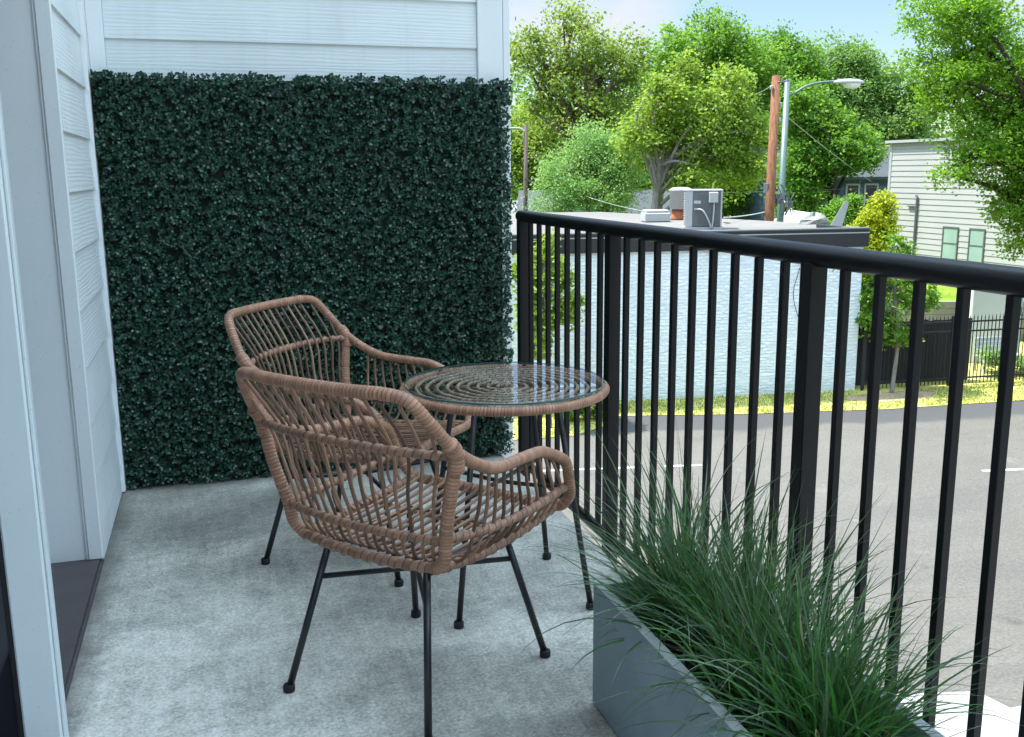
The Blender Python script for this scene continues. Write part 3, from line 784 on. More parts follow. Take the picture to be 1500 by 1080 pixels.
def on_z(px, py, z):
    a = at(px, py, 1.0)-Vector(CAMPOS); return Vector(CAMPOS)+a*((z-CAMPOS[2])/a.z)
c1 = inv(on_z(1262, 332.5, RZ)); c2 = inv(on_z(1120, 323.5, RZ)); c3 = inv(on_z(880, 310.5, RZ)); c4 = inv(on_z(800, 311, RZ))
foot_ = [(0, 0), (WLEN, 0), (c1.x, max(.8, c1.y)), (c2.x, c2.y), (c3.x, c3.y), (0, c3.y+3)]
MB().prism(foot_, 0, WH).build('wall', mat_brick(), shop)
M['roof_white'] = simple('roof_membrane', (.165, .150, .139), .8, .3, 1.2, .2, .02)
M['band'] = simple('black_roof_band', (.022, .022, .026), .55, .3, 3, .2, .01)
M['metal_white'] = simple('white_metal', (.38, .39, .39), .5, .12, 6, .1, .004)
M['metal_grey'] = simple('grey_metal', (.13, .14, .15), .5, .25, 12, .2, .004, .3)
cen = (sum(p[0] for p in foot_)/6, sum(p[1] for p in foot_)/6)
MB().prism([(cen[0]+(x-cen[0])*.996, cen[1]+(y-cen[1])*.992) for x, y in foot_], WH, 3.90).build('roof', M['roof_white'], shop)
MB().box((0, -.06, WH-.03), (WLEN+.10, .16, TOPZ-.07)).box((WLEN-.06, .161, WH-.03), (WLEN+.10, max(.8, c1.y), TOPZ-.07)).build('roof_band', M['band'], shop)
MB().box((0, -.075, TOPZ-.069), (WLEN+.115, .17, TOPZ-.03), .008).build('roof_coping', M['metal_grey'], shop)
MB().box((0, -.066, TOPZ-.16), (WLEN+.102, -.0605, TOPZ-.135)).build('band_seam', M['metal_white'], shop)
cb = MB()
cx_ = inv(at(1165, 450, 24)).x
cb.tube([(cx_, -.03, WH-.1), (cx_+.02, -.03, 2.6), (cx_+.10, -.03, 1.3)], .012, 6).tube([(cx_-.35, -.03, WH-.28), (cx_+.02, -.03, WH-.42), (cx_+.5, -.03, WH-.36)], .008, 5).tube([(cx_-.05, -.03, WH-.5), (cx_-.18, -.03, WH-1.15), (cx_+.09, -.03, 1.6)], .008, 5)
cb.tube([(cx_+1.1, -.03, WH-.12), (cx_+.8, -.03, WH-.62)], .008, 5)
cb.build('wall_cable', M['rubber'], shop)
MB().box((inv(at(1023, 366, 24)).x-.06, -.14, WH-.16), (inv(at(1023, 366, 24)).x+.10, -.062, WH-.035), .01).build('scupper', M['metal_grey'], shop)

# things on that roof
ROOF = RZ+.004
def roofpt(px, py): p = on_z(px, py, ROOF); return p
ac = roofpt(1030, 336); sc_ = (ac-Vector(CAMPOS)).length/1490
acw = .92
act = thing('air_conditioner', ac, 'grey slatted air conditioning unit with white conduits on the flat roof', 'air conditioner', -.42)
MB().box((-acw/2, 0, .06), (acw/2, acw, .98), .015).build('cabinet', M['metal_grey'], act)
lv = MB()
for k in range(13): lv.box((-acw/2-.02, .06, .12+.065*k), (-acw/2-.001, acw-.06, .15+.065*k))
lv.build('louvre_panel', simple('louvre_grey', (.27, .29, .30), .5, .2, 8), act)
gv = MB()
for k in range(14): gv.box((-.16, -.012, .12+.058*k), (acw/2-.05, -.001, .128+.058*k))
gv.build('grille', M['metal_grey'], act)
MB().box((-acw/2-.03, -.02, .98), (acw/2+.03, acw+.02, 1.02), .01).build('top_rim', M['metal_white'], act)
MB().box((-acw/2-.012, -.022, .06), (-acw/2+.17, -.001, .975), .005).build('corner_post', M['metal_white'], act)
MB().box((acw/2-.03, -.018, .06), (acw/2+.012, -.001, .975), .005).build('corner_post', M['metal_white'], act)
MB().box((.12, -.10, .68), (.36, -.013, .96), .02).build('switch_box', M['metal_white'], act)
MB().box((-.26, -.016, .66), (-.08, -.002, .74)).build('rating_plate', M['metal_white'], act)
MB().tube([(.26, -.05, .68), (.25, -.06, .35), (.22, -.06, .03)], .022, 8).tube([(-.24, -.03, .52), (-.05, -.12, .50), (.10, -.14, .28), (.20, -.10, .03)], .022, 8).build('conduit', M['metal_white'], act, True)
MB().box((-acw/2-.05, -.05, 0), (acw/2+.05, acw+.05, .055)).build('base_pad', M['metal_white'], act)
vt = thing('roof_vent', roofpt(996, 322)+Vector((0, .0, 0)), 'white cylindrical roof vent on a rusty base left of the air conditioner', 'roof vent')
M['rust'] = simple('rusty_metal', (.30, .095, .035), .85, .5, 9, .4, .01)
MB().lathe([(.30, 0), (.28, .05), (.26, .33)], (0, 0, 0), 20).build('rusty_base', M['rust'], vt, True)
MB().lathe([(.28, .33), (.33, .34), (.33, .88), (.36, .885), (.36, .93), (.26, .985), (.10, 1.0)], (0, 0, 0), 28).build('hood', M['metal_white'], vt, True)
hb = thing('roof_curb_box', roofpt(966, 325), 'low white box curb on the flat roof beside the cylindrical vent', 'roof box', -.2)
MB().box((-.5, -.25, 0), (.28, .4, .28), .03).build('curb', M['metal_white'], hb)
MB().box((-.46, -.21, .281), (.24, .36, .36), .03).build('lid', M['metal_white'], hb)
def blob(rng, rx, ry, rz, nu=14, nv=8, amp=.25):
    mb = MB(); vs = []; fs = []
    ph = rng.uniform(0, 6, 6)
    for j in range(nv+1):
        th = PI/2*j/nv
        for i in range(nu):
            a = 2*PI*i/nu; k = 1+amp*(math.sin(3*a+ph[0]+2*th)*.5+math.sin(5*a+ph[1])*.3+rng.normal(0, .18))
            vs.append((rx*math.cos(a)*math.cos(th)*k, ry*math.sin(a)*math.cos(th)*k, rz*math.sin(th)*(1+.25*math.sin(2*a+ph[2]))))
    for j in range(nv):
        for i in range(nu): i2 = (i+1) % nu; fs.append((j*nu+i, j*nu+i2, (j+1)*nu+i2, (j+1)*nu+i))
    return mb.add(vs, fs)
M['tarp'] = simple('pale_tarp', (.22, .23, .21), .7, .3, 4, .6, .05)
tp_ = blob(np.random.default_rng(5), .42, .32, .27).build('tarpaulin', M['tarp']); tp_.location = roofpt(1193, 328); tag(tp_, 'crumpled pale tarpaulin heaped near the right end of the flat roof', 'tarpaulin')
ps = thing('sheet_panel', roofpt(1236, 331.5), 'white sheet propped at a slant on the end of the flat roof', 'panel')
MB().extrude([(-.36, .1, 0), (.02, .1, 0), (.34, .3, .62), (.20, .3, .66)], (.03, .05, 0)).build('sheet', M['metal_white'], ps)
MB().tube([(.30, .36, 0), (.24, .35, .58)], .018, 6).build('prop', M['metal_grey'], ps)

# ------------------------------------------------------------------ poles, lamps, wires
def mat_wood_pole():
    t = NT('pole_wood'); n = t.noise(1.0, t.pos((16, 16, 1.1)), 6.0, .6)
    return t.done(t.bsdf(t.ramp(n, [(.25, (.085, .037, .021)), (.5, (.20, .088, .047)), (.75, (.26, .128, .075))]), .85, t.bump(n, .6, .03), 0, .2))
M['pole_wood'] = mat_wood_pole()
M['galv'] = simple('greenish_steel', (.13, .19, .165), .45, .2, 8, .1, .01, .4)
M['lamp_glass'] = simple('lamp_glass', (.70, .72, .74), .25, .1, 10, .1, .002)
b0 = at(1126, 335, 33); t0 = at(1137, 112, 33); b0 = Vector((b0.x, b0.y, b0.z)); d0 = (t0-b0)/(t0.z-b0.z)
g0 = b0+d0*(LOT-b0.z)
up_ = thing('utility_pole', g0, 'brown wooden utility pole behind the flat roof, left of the lamp post', 'utility pole')
def rel(p, base): return Vector(p)-base
MB().tube([Vector((0, 0, -.05)), rel(t0, g0)], (.175, .14), 14).build('pole', M['pole_wood'], up_, True)
MB().tube([rel(t0+d0*-.22, g0)+Vector((0, -.15, 0)), rel(t0+d0*-.22, g0)+Vector((.55, .1, .10))], .03, 8).build('bracket', M['metal_grey'], up_, True)
for k, (zo, dx) in enumerate(((-.45, -.19), (-1.0, .19), (-1.5, .18))):
    MB().lathe([(.03, 0), (.06, .03), (.045, .08), (.06, .12), (.02, .15)], rel(t0+d0*zo, g0)+Vector((dx, -.05, 0)), 12).build('insulator', M['metal_white'], up_, True)
b1 = at(1142, 335, 34.2); t1 = at(1153.5, 118, 34.2); d1 = (t1-b1)/(t1.z-b1.z); g1 = b1+d1*(LOT-b1.z)
lp_ = thing('street_lamp', g1, 'green steel street lamp with long curved arm beside the wooden pole', 'street lamp')
MB().tube([Vector((0, 0, -.05)), rel(t1, g1)], (.14, .10), 14).build('pole', M['galv'], lp_, True)
arm = [at(1147, 143, 34.2), at(1163, 137, 34.2), at(1180, 127, 34.2), at(1200, 121.5, 34.2), at(1226, 119.5, 34.2)]
MB().tube([rel(p, g1) for p in arm], .045, 10).tube([rel(t1+d1*-.55, g1), rel(arm[1], g1)+Vector((0, 0, .02))], .03, 8).build('arm', M['galv'], lp_, True)
hc = rel(at(1243, 121, 34.2), g1); hx = (rel(at(1266, 121, 34.2), g1)-hc).normalized()
def ell(c, ax, a, b_, cc, nu=18, nv=9, zmin=-1, zmax=1):
    ax = Vector(ax).normalized(); sd = Vector((-ax.y, ax.x, 0)).normalized(); vs = []; fs = []
    for j in range(nv+1):
        z = zmin+(zmax-zmin)*j/nv; rr = math.sqrt(max(0.0, 1-z*z))+.001
        for i in range(nu): a_ = 2*PI*i/nu; vs.append(Vector(c)+ax*(a*rr*math.cos(a_))+sd*(b_*rr*math.sin(a_))+Vector((0, 0, cc*z)))
    for j in range(nv):
        for i in range(nu): i2 = (i+1) % nu; fs.append((j*nu+i, j*nu+i2, (j+1)*nu+i2, (j+1)*nu+i))
    fs.append(tuple(range(nu))[::-1]); fs.append(tuple(nv*nu+i for i in range(nu)))
    return MB().add(vs, fs)
MB_h = ell(hc, hx, .56, .19, .13, zmin=-.25); MB_h.build('lamp_head', M['metal_white'], lp_, True)
ell(hc+hx*.12+Vector((0, 0, -.02)), hx, .32, .17, .20, zmin=-1, zmax=0).build('lamp_lens', M['lamp_glass'], lp_, True)
jn = MB()
rj = np.random.default_rng(3)
jb_ = at(1134, 318, 33.6)
sb = thing('service_box', Vector((jb_.x, jb_.y-.35, ROOF)), 'cluster of grey meter boxes and cables at the foot of the two poles', 'service box')
for k in range(5):
    x, z = rj.uniform(-.55, .35), rj.uniform(.05, .75); jn.box((x, rj.uniform(-.1, .1), z), (x+rj.uniform(.12, .25), .22, z+rj.uniform(.15, .35)), .01)
for k in range(6):
    x = rj.uniform(-.8, .5); jn.tube([(x, -.05, 0), (x+rj.uniform(-.2, .2), -.12, .4), (x+rj.uniform(-.3, .3), -.05, rj.uniform(.6, 1.1))], .018, 5)
jn.build('meter_boxes', M['metal_grey'], sb)
b2 = at(768, 310, 42); t2 = at(770.5, 182, 42); g2 = Vector((b2.x, b2.y, LOT))
lp2 = thing('street_lamp', g2, 'thin dark street lamp pole beside the top corner of the hedge', 'street lamp')
M['dark_pole'] = simple('dark_pole', (.085, .06, .05), .8, .3, 6)
MB().tube([Vector((0, 0, -.05)), rel(t2, g2)], (.12, .085), 10).build('pole', M['dark_pole'], lp2, True)
MB().tube([rel(at(769, 193, 42), g2), rel(at(762, 188.5, 42), g2), rel(at(748, 188, 42), g2), rel(at(738, 189, 42), g2)], .04, 8).build('arm', M['metal_white'], lp2, True)
ell(rel(at(731, 190, 42), g2), rel(at(741, 190, 42), g2)-rel(at(731, 190, 42), g2), .36, .15, .10).build('lamp_head', M['metal_white'], lp2, True)
MB().tube([rel(at(769, 262, 42), g2), rel(at(776, 266, 42), g2), rel(at(787, 269, 42), g2)], .05, 6).build('bracket', M['dark_pole'], lp2, True)
M['wire'] = simple('wire', (.10, .10, .10), .6, .2, 5)
M['wire_pale'] = simple('pale_wire', (.45, .45, .45), .6, .2, 5)
def wire(a, b, sag, label, r=.013, mat='wire_pale'):
    a, b = Vector(a), Vector(b); pts = [a+(b-a)*t+Vector((0, 0, -sag*4*t*(1-t))) for t in np.linspace(0, 1, 9)]
    tag(MB().tube(pts, r, 5).build('overhead_wire', M[mat], None, True), label, 'wire')
wire(at(1136, 122, 33), at(1086, 143, 41)+Vector((0, 0, 0)), .1, 'pale wire falling left from the top of the wooden pole into the trees', .011)
wire(at(862, 289, 36), at(962, 313, 30), .05, 'pale wire slanting down across the dark house roof to the flat roof', .007)
wire(at(1060, 319, 28), at(1120, 311, 33), .03, 'pale cable rising from the air conditioner to the wooden pole', .018)
wire(at(1060, 326, 28), at(1122, 329, 33), .02, 'lower dark cable running from the air conditioner to the wooden pole', .016, 'wire')
wire(at(1154, 172, 34.2), at(1290, 275, 52), .1, 'thin wire descending right from the street lamp toward the blue house', .013)
wire(at(1146, 292, 34), at(1182, 330, 32), .02, 'short pale cable dropping from the lamp post to the roof edge', .022)
wire(at(1010, 283, 45), at(1300, 274, 45), .05, 'thin level wire crossing behind the two poles', .012, 'wire')

# ------------------------------------------------------------------ houses beyond
def mat_lap(name, col, exp_, z0=0.0):
    t = NT(name); p = t.pos()
    return t.done(t.bsdf(t.ramp(t.noise(.5, p, 4.0), [(.3, tuple(x*.93 for x in col)), (.7, col)]), .7, t.bump(t.noise(8, t.pos((1, 1, 5)), 4.0), .2, .01), 0, .25))
M['beige'] = mat_lap('beige_siding', (.39, .385, .375), .2)
hx_ = 25.82; HZt = 2.18
hs = thing('sided_house', (hx_, 26, LOT), 'tall pale beige clapboard house with two narrow windows behind the fence', 'house')
hw = MB(); zc = 0.0; ex = .205
nb = int((HZt-LOT)/ex)
for k in range(nb+1):
    z = k*ex; zt = min(z+ex, HZt-LOT)
    prof = [(0, z), (-.022, z), (-.004, zt), (0, zt)]
    vs = [(x, y, zz) for y in (-10, 7.005) for x, zz in prof]
    hw.add(vs, [(0, 1, 2, 3), (7, 6, 5, 4), (0, 4, 5, 1), (1, 5, 6, 2), (2, 6, 7, 3), (3, 7, 4, 0)])
hw.box((.001, -10, 0), (9, 7.0, HZt-LOT))
hw.build('wall', M['beige'], hs)
MB().box((-.035, 6.9, 0), (.10, 7.04, HZt-LOT), .004).build('corner_trim', M['metal_white'], hs)
MB().box((-.16, -10.2, HZt-LOT), (9.2, 7.2, HZt-LOT+.10)).build('roof', M['metal_white'], hs)
for y0, y1 in ((29.05-26, 29.74-26), (27.78-26, 28.42-26)):
    fr = MB(); z0, z1 = -1.98-LOT, -.90-LOT; f = .055
    fr.box((-.05, y0-f, z0-f), (-.0225, y0, z1+f)).box((-.05, y1, z0-f), (-.0225, y1+f, z1+f)).box((-.05, y0+.001, z1), (-.0225, y1-.001, z1+f)).box((-.05, y0+.001, z0-f), (-.0225, y1-.001, z0))
    fr.box((-.045, y0+.001, (z0+z1)/2-.02), (-.0225, y1-.001, (z0+z1)/2+.02))
    wn = fr.build('window', simple('window_frame', (.10, .11, .10), .5, .2, 8) if 'wf' not in M else M['wf'], hs)
    MB().box((-.034, y0+.002, z0+.001), (-.024, y1-.002, z1-.001)).build('pane', M['window_glass'], wn)
MB().tube([(-.06, 31.25-26, .5), (-.06, 31.25-26, 4.35), (-.06, 31.32-26, 4.42)], .05, 8, smooth=False).box((-.10, 31.2-26, 4.0), (-.03, 31.75-26, 4.04)).build('conduit', M['metal_grey'], hs)
def gable_house(name, base, wdt, dep, hw_, hr, rz, wallm, roofm, label, wins=(), ridge='x'):
    t = thing(name, base, label, 'house', rz)
    w2, d2 = wdt/2, dep/2
    MB().box((-w2, -d2, 0), (w2, d2, hw_)).build('wall', wallm, t)
    rf = MB(); o = .35
    if ridge == 'x':
        for s in (1, -1): rf.extrude([(-w2-o, s*(d2+o), hw_-.12), (w2+o, s*(d2+o), hw_-.12), (w2+o, 0, hw_+hr), (-w2-o, 0, hw_+hr)], (0, 0, .14))
        for s in (1, -1): MB().extrude([(s*w2, -d2, hw_), (s*w2, d2, hw_), (s*w2, 0, hw_+hr-.05)], (-s*.1, 0, 0)).build('gable', wallm, t)
    else:
        for s in (1, -1): rf.extrude([(s*(w2+o), -d2-o, hw_-.12), (s*(w2+o), d2+o, hw_-.12), (0, d2+o, hw_+hr), (0, -d2-o, hw_+hr)], (0, 0, .14))
        for s in (1, -1): MB().extrude([(-w2, s*d2, hw_), (w2, s*d2, hw_), (0, s*d2, hw_+hr-.05)], (0, -s*.1, 0)).build('gable', wallm, t)
    rf.build('roof', roofm, t)
    for (x0, x1, z0, z1) in wins:
        f = MB(); e = .09
        f.box((x0-e, -d2-.05, z0-e), (x0, -d2-.002, z1+e)).box((x1, -d2-.05, z0-e), (x1+e, -d2-.002, z1+e)).box((x0+.001, -d2-.05, z1), (x1-.001, -d2-.002, z1+e)).box((x0+.001, -d2-.05, z0-e), (x1-.001, -d2-.002, z0)).box((x0+.001, -d2-.045, (z0+z1)/2-.03), (x1-.001, -d2-.002, (z0+z1)/2+.03))
        wn = f.build('window', M['metal_white'], t)
        MB().box((x0+.002, -d2-.03, z0+.001), (x1-.002, -d2-.004, z1-.001)).build('pane', M['door_glass'], wn)
    return t
M['blue_wall'] = mat_lap('blue_house_siding', (.075, .12, .17), .2)
M['dark_roof'] = simple('dark_shingle', (.055, .062, .068), .9, .35, 5, .4, .03)
M['teal_wall'] = simple('pale_teal_siding', (.30, .40, .41), .7, .15, 3)
M['brick_red'] = simple('red_brick', (.36, .17, .12), .85, .3, 8, .4, .02)
M['tan_wall'] = simple('tan_wall', (.50, .36, .26), .8, .2, 3)
p = at(1272, 300, 50); gable_house('blue_house', (p.x, p.y+4, LOT+1.0), 7.6, 8, 4.0, 1.5, -.25, M['blue_wall'], M['dark_roof'], 'dark blue house with a white framed window behind the trees', ((-.2, .35, 2.2, 3.6), (.75, 1.3, 2.2, 3.6)))
p = at(950, 300, 44); gable_house('grey_roofed_house', (p.x-.2, p.y+3.5, LOT), 8.5, 7, 2.4, 2.0, -.35, M['dark_roof'], simple('grey_shingle', (.06, .07, .075), .85, .2, 4, .3, .03), 'house with grey shingle roof behind the flat roof, left of the vent', ())
p = at(1203, 318, 40); gable_house('small_shed', (p.x, p.y+1.5, LOT), 2.4, 3, 2.6, .95, -.3, M['teal_wall'], M['metal_white'], 'small pale teal gabled shed beyond the roof edge, below the blue house', (), 'y')
p = at(1308, 250, 54); gable_house('brick_house', (p.x+1.4, p.y+3, LOT), 4.6, 6, 5.2, 1.4, -.3, M['brick_red'], M['brick_red'], 'red brick house showing just left of the beige siding house', (), 'y')
p = at(1200, 290, 66); gable_house('tan_house', (p.x, p.y+3, LOT), 2.6, 5, 3.4, 1.0, -.2, M['tan_wall'], M['brick_red'], 'small tan house glimpsed between tree trunks right of the lamp post', (), 'y')
p = at(808, 305, 58); gable_house('pale_house', (p.x, p.y+4, LOT), 7.5, 7, 2.5, 1.0, -.2, M['tan_wall'], simple('pale_roof', (.26, .27, .27), .85, .2, 4), 'low pale house just above the rail beside the thin dark pole', ())

# ------------------------------------------------------------------ fence, terrace, utility boxes, bench
fa = Vector((15.62, 20.28, LOT)); fb = Vector((26.5, 19.25, LOT)); fd = (fb-fa); fl = fd.length; frz = math.atan2(fd.y, fd.x)
fn = thing('picket_fence', fa, 'black metal picket fence with pointed tops right of the white building', 'fence', frz)
M['fence'] = simple('fence_black', (.014, .014, .018), .5, .3, 8)
for z in (.18, 1.38, 1.62): MB().box((0, -.018, z), (fl, .018, z+.04)).build('fence_rail', M['fence'], fn)
pk = MB()
for i in range(int(fl/.105)):
    x = .05+i*.105; pk.box((x-.009, -.009, .05), (x+.009, .009, 1.74)); pk.add([(x-.014, 0, 1.741), (x+.014, 0, 1.741), (x, .014, 1.741), (x, -.014, 1.741), (x, 0, 1.83)], [(0, 3, 4), (3, 1, 4), (1, 2, 4), (2, 0, 4), (0, 2, 1, 3)])
tag(pk.build('pickets', M['fence'], fn), kind='stuff')
for i in range(5): MB().box((i*2.4-.03, -.031, 0), (i*2.4+.03, .031, 1.80), .004).build('fence_post', M['fence'], fn)
df = thing('board_fence', fa+Vector((.05, .55, 0)), 'dark close boarded fence standing behind the black pickets', 'fence', frz)
bd = MB()
for i in range(21): bd.box((.0+i*.16, -.012+RND.uniform(-.004, .004), 0), (.154+i*.16, .012, 1.62+RND.uniform(-.02, .02)))
bd.build('boards', simple('dark_boards', (.020, .020, .026), .75, .4, 5), df)
for z in (.4, 1.2): MB().box((0, .0165, z), (3.35, .05, z+.09)).build('fence_rail', M['fence'], df)
M['lawn'] = mat_verge('terrace_lawn', (.10, .17, .02), (.17, .26, .03), (.24, .33, .05))
TZ = LOT+1.25
struct('terrace_lawn', MB().add([(18.3, 27.3, TZ), (25.7, 24.6, TZ), (25.7, 44, TZ+1.2), (15.0, 44, TZ+1.2)], [(0, 1, 2, 3)]), M['lawn'])
rw = thing('retaining_wall', (18.2, 27.2, LOT), 'weathered grey timber retaining wall below the sunlit lawn', 'retaining wall', math.atan2(-2.7, 7.5))
tm = MB()
for k in range(6): tm.box((0, -.08+RND.uniform(-.01, .01), k*.213), (7.9, .08, k*.213+.205), .006)
tm.build('timbers', simple('grey_timber', (.20, .20, .19), .85, .35, 4, .5, .02), rw)
for i in range(4): MB().box((.6+i*2.2, -.17, 0), (.74+i*2.2, -.092, 1.27), .005).build('post', simple('grey_timber_post', (.17, .17, .16), .85, .3, 4), rw)
M['util'] = simple('utility_white', (.60, .64, .65), .5, .1, 3, .1, .01)
p = at(1452, 482, 28.0); ub = thing('utility_cabinet', (p.x, p.y, LOT), 'large pale utility cabinet with overhanging lid behind the picket fence', 'utility cabinet', -.30)
MB().box((-.80, -.45, 0), (.62, .55, 2.34), .02).build('cabinet', M['util'], ub)
MB().box((-.88, -.52, 2.341), (.70, .62, 2.44), .02).build('lid', M['metal_white'], ub)
MB().box((.22, -.475, .2), (.60, -.4505, 2.2), .006).build('door', simple('utility_teal', (.36, .48, .48), .5, .1, 3), ub)
MB().box((.50, -.52, 1.35), (.56, -.476, 1.6), .005).build('latch', M['metal_grey'], ub)
p = at(1411, 470, 28.6); u2 = thing('utility_pedestal', (p.x, p.y, LOT), 'narrow white utility pedestal left of the large cabinet', 'utility pedestal', -.3)
MB().box((-.16, -.15, 0), (.16, .15, 2.36), .02).build('body', M['metal_white'], u2)
MB().box((-.18, -.17, 2.361), (.18, .17, 2.42), .02).build('cap', M['metal_white'], u2)
p = at(1462, 562, 26.6); bn = thing('garden_bench', (p.x, p.y, LOT), 'pale garden bench seen through the black picket fence', 'bench', -.15)
M['bench'] = simple('bench_paint', (.46, .50, .54), .6, .2, 6)
MB().box((-.62, -.20, .43), (.62, .24, .48), .01).build('seat', M['bench'], bn)
bs = MB()
for k in range(3): bs.box((-.62, .25, .56+.13*k), (.62, .28, .66+.13*k), .005)
bs.build('backrest', M['bench'], bn)
for x in (-.56, .56):
    for y in (-.16, .255): MB().box((x-.03, y-.03, 0), (x+.03, y+.03, .429 if y < 0 else .90)).build('leg', M['bench'], bn)

# ------------------------------------------------------------------ trees
BARK = {'brown': mat_bark('bark_brown', (.17, .125, .095)), 'grey': mat_bark('bark_grey', (.30, .27, .23)), 'dark': mat_bark('bark_dark', (.07, .055, .045))}
LEAF = {
 'lime': mat_leaf('leaf_lime', (.12, .195, .022), (.34, .45, .065), .5, .46, (.42, .58, .06)),
 'green': mat_leaf('leaf_green', (.050, .125, .010), (.16, .29, .028), .5, .44, (.20, .44, .02)),
 'vivid': mat_leaf('leaf_vivid', (.055, .145, .014), (.19, .35, .040), .5, .46, (.30, .52, .04)),
 'olive': mat_leaf('leaf_olive', (.085, .130, .020), (.26, .35, .055), .5, .42, (.38, .50, .06)),
 'pale': mat_leaf('leaf_pale', (.13, .24, .060), (.30, .47, .135), .5, .44, (.38, .60, .14)),
 'teal': mat_leaf('leaf_teal', (.080, .165, .040), (.20, .34, .090), .5, .45, (.32, .50, .09)),
 'maple': mat_leaf('leaf_maple', (.060, .150, .010), (.22, .38, .030), .45, .46, (.30, .55, .02)),
 'yellow': mat_leaf('leaf_yellow', (.26, .31, .012), (.46, .50, .025), .5, .45, (.52, .58, .02)),
}
def rand_dirs(rng, n):
    return unit(rng.normal(0, 1, (n, 3)))
def tree(name, base, lobes, nclu, nleaf, lsz, clu_r, leafm, barkm, label, cat='tree', trunk_r=.25, seed=1, group=None, shell=.55, droop=0.0, trunk_top=None, limbs=None, stems=1):
    """lobes: (world centre, (rx, ry, rz)); leaves grow in clusters round twig ends in the lobes, limbs carry the lobes"""
    rng = np.random.default_rng(seed); base = Vector(base); nclu = int(nclu*4.0); nleaf = nleaf*.92; clu_r *= .60; lsz *= (.60 if lsz > .13 else .85)
    t = thing(name, base, label, cat, 0, group)
    vol = np.array([l[1][0]*l[1][1]*l[1][2] for l in lobes])**.75; pr = vol/vol.sum()
    B = np.array(base)
    Ls = [(np.array(c)-B, np.array(r)) for c, r in lobes]
    tt = np.array(trunk_top)-B if trunk_top is not None else np.array([0, 0, .55*max(l[0][2] for l in Ls)])
    wood = MB()
    for s in range(stems):
        o = np.array([rng.normal(0, .5*trunk_r*(s > 0)*3), rng.normal(0, .5*trunk_r*(s > 0)*3), -.05])
        bend = np.array([rng.normal(0, .08), rng.normal(0, .08), 0])*tt[2]*.5
        wood.tube([Vector(o), Vector(o*.6+tt*.5+bend), Vector(tt+o*.2)], (trunk_r, trunk_r*.55), 9)
    ends = []
    for c, r in Ls:
        k = 3 if limbs is None else limbs
        for _ in range(k):
            e = c+rand_dirs(rng, 1)[0]*r*rng.uniform(.2, .75)
            st_ = tt*rng.uniform(.62, 1.0); mid = st_+(e-st_)*.5+np.array([rng.normal(0, .1), rng.normal(0, .1), .12])*np.linalg.norm(e-st_)
            wood.tube([Vector(st_), Vector(mid), Vector(e)], (trunk_r*.42, trunk_r*.08), 6)
            ends.append((mid, e))
    idx = rng.choice(len(Ls), nclu, p=pr)
    C = np.stack([Ls[i][0] for i in idx]); Rr = np.stack([Ls[i][1] for i in idx])
    dirs = rand_dirs(rng, nclu); rad = rng.uniform(0, 1, nclu)**(1/3.0)
    rad = shell*np.maximum(rad, .62+rng.normal(0, .16, nclu))+(1-shell)*rad
    nb_ = max(5, int(nclu/len(Ls)/16))
    bough = [c+rand_dirs(rng, nb_)*r*(rng.uniform(.22, .98, (nb_, 1))**.6) for c, r in Ls]
    bs_ = [rng.uniform(.10, .28, nb_) for _ in Ls]
    pick = rng.integers(0, nb_, nclu)
    BC_ = np.stack([bough[i][j] for i, j in zip(idx, pick)]); BS_ = np.array([bs_[i][j] for i, j in zip(idx, pick)])
    loose = rng.random(nclu) < .22
    CC = np.where(loose[:, None], C+dirs*Rr*np.minimum(rad, 1.1)[:, None], BC_+rng.normal(0, 1, (nclu, 3))*Rr*BS_[:, None]*np.array([1, 1, .8]))
    # twigs reach some of the clusters
    tw = rng.choice(nclu, min(nclu, 90), replace=False)
    for i in tw:
        m_, e = ends[rng.integers(len(ends))]
        a = m_+(e-m_)*rng.uniform(.3, 1); 
        if np.linalg.norm(CC[i]-a) < 1.2*Rr[i].max(): wood.tube([Vector(a), Vector((a+CC[i])/2+np.array([0, 0, .1])), Vector(CC[i])], (trunk_r*.12, trunk_r*.03), 4)
    wood.build('trunk', BARK[barkm], t, True, fix=False)
    k = np.maximum(3, rng.poisson(nleaf, nclu)); ci = np.repeat(np.arange(nclu), k); n = ci.size
    sc = rng.uniform(.55, 1.35, nclu)*clu_r
    off = rng.normal(0, 1, (n, 3))*np.array([.62, .62, .40])*sc[ci][:, None]
    P = CC[ci]+off
    if droop: P[:, 2] -= droop*(off[:, 0]**2+off[:, 1]**2)/np.maximum(sc[ci], .05)
    D = unit(off*np.array([1, 1, .4])+rng.normal(0, .6, (n, 3))*sc[ci][:, None]+np.array([0, 0, -.25-droop])*sc[ci][:, None])
    Nn = unit(np.array([0, 0, .9])+rng.normal(0, .75, (n, 3)))
    sz = lsz*rng.uniform(.65, 1.35, n)
    S = unit(np.cross(D, Nn)); q = sz[:, None]
    V = np.stack([P-D*q*.5, P+S*q*.34+D*q*.05, P+D*q*.55, P-S*q*.34+D*q*.05], 1).reshape(-1, 3)
    faces_obj('crown', V, 4, LEAF[leafm], t)
    return t
def gnd(px, py, d): p = at(px, py, d); return Vector((p.x, p.y, LOT))
def lobe(px, py, d, wpx, hpx, dep=None):
    p = at(px, py, d); k = d/F_PX; rx = wpx*k/2; rz = hpx*k/2
    return (tuple(p), (rx, dep or rx, rz))
G = 'trees beyond the flat roof'
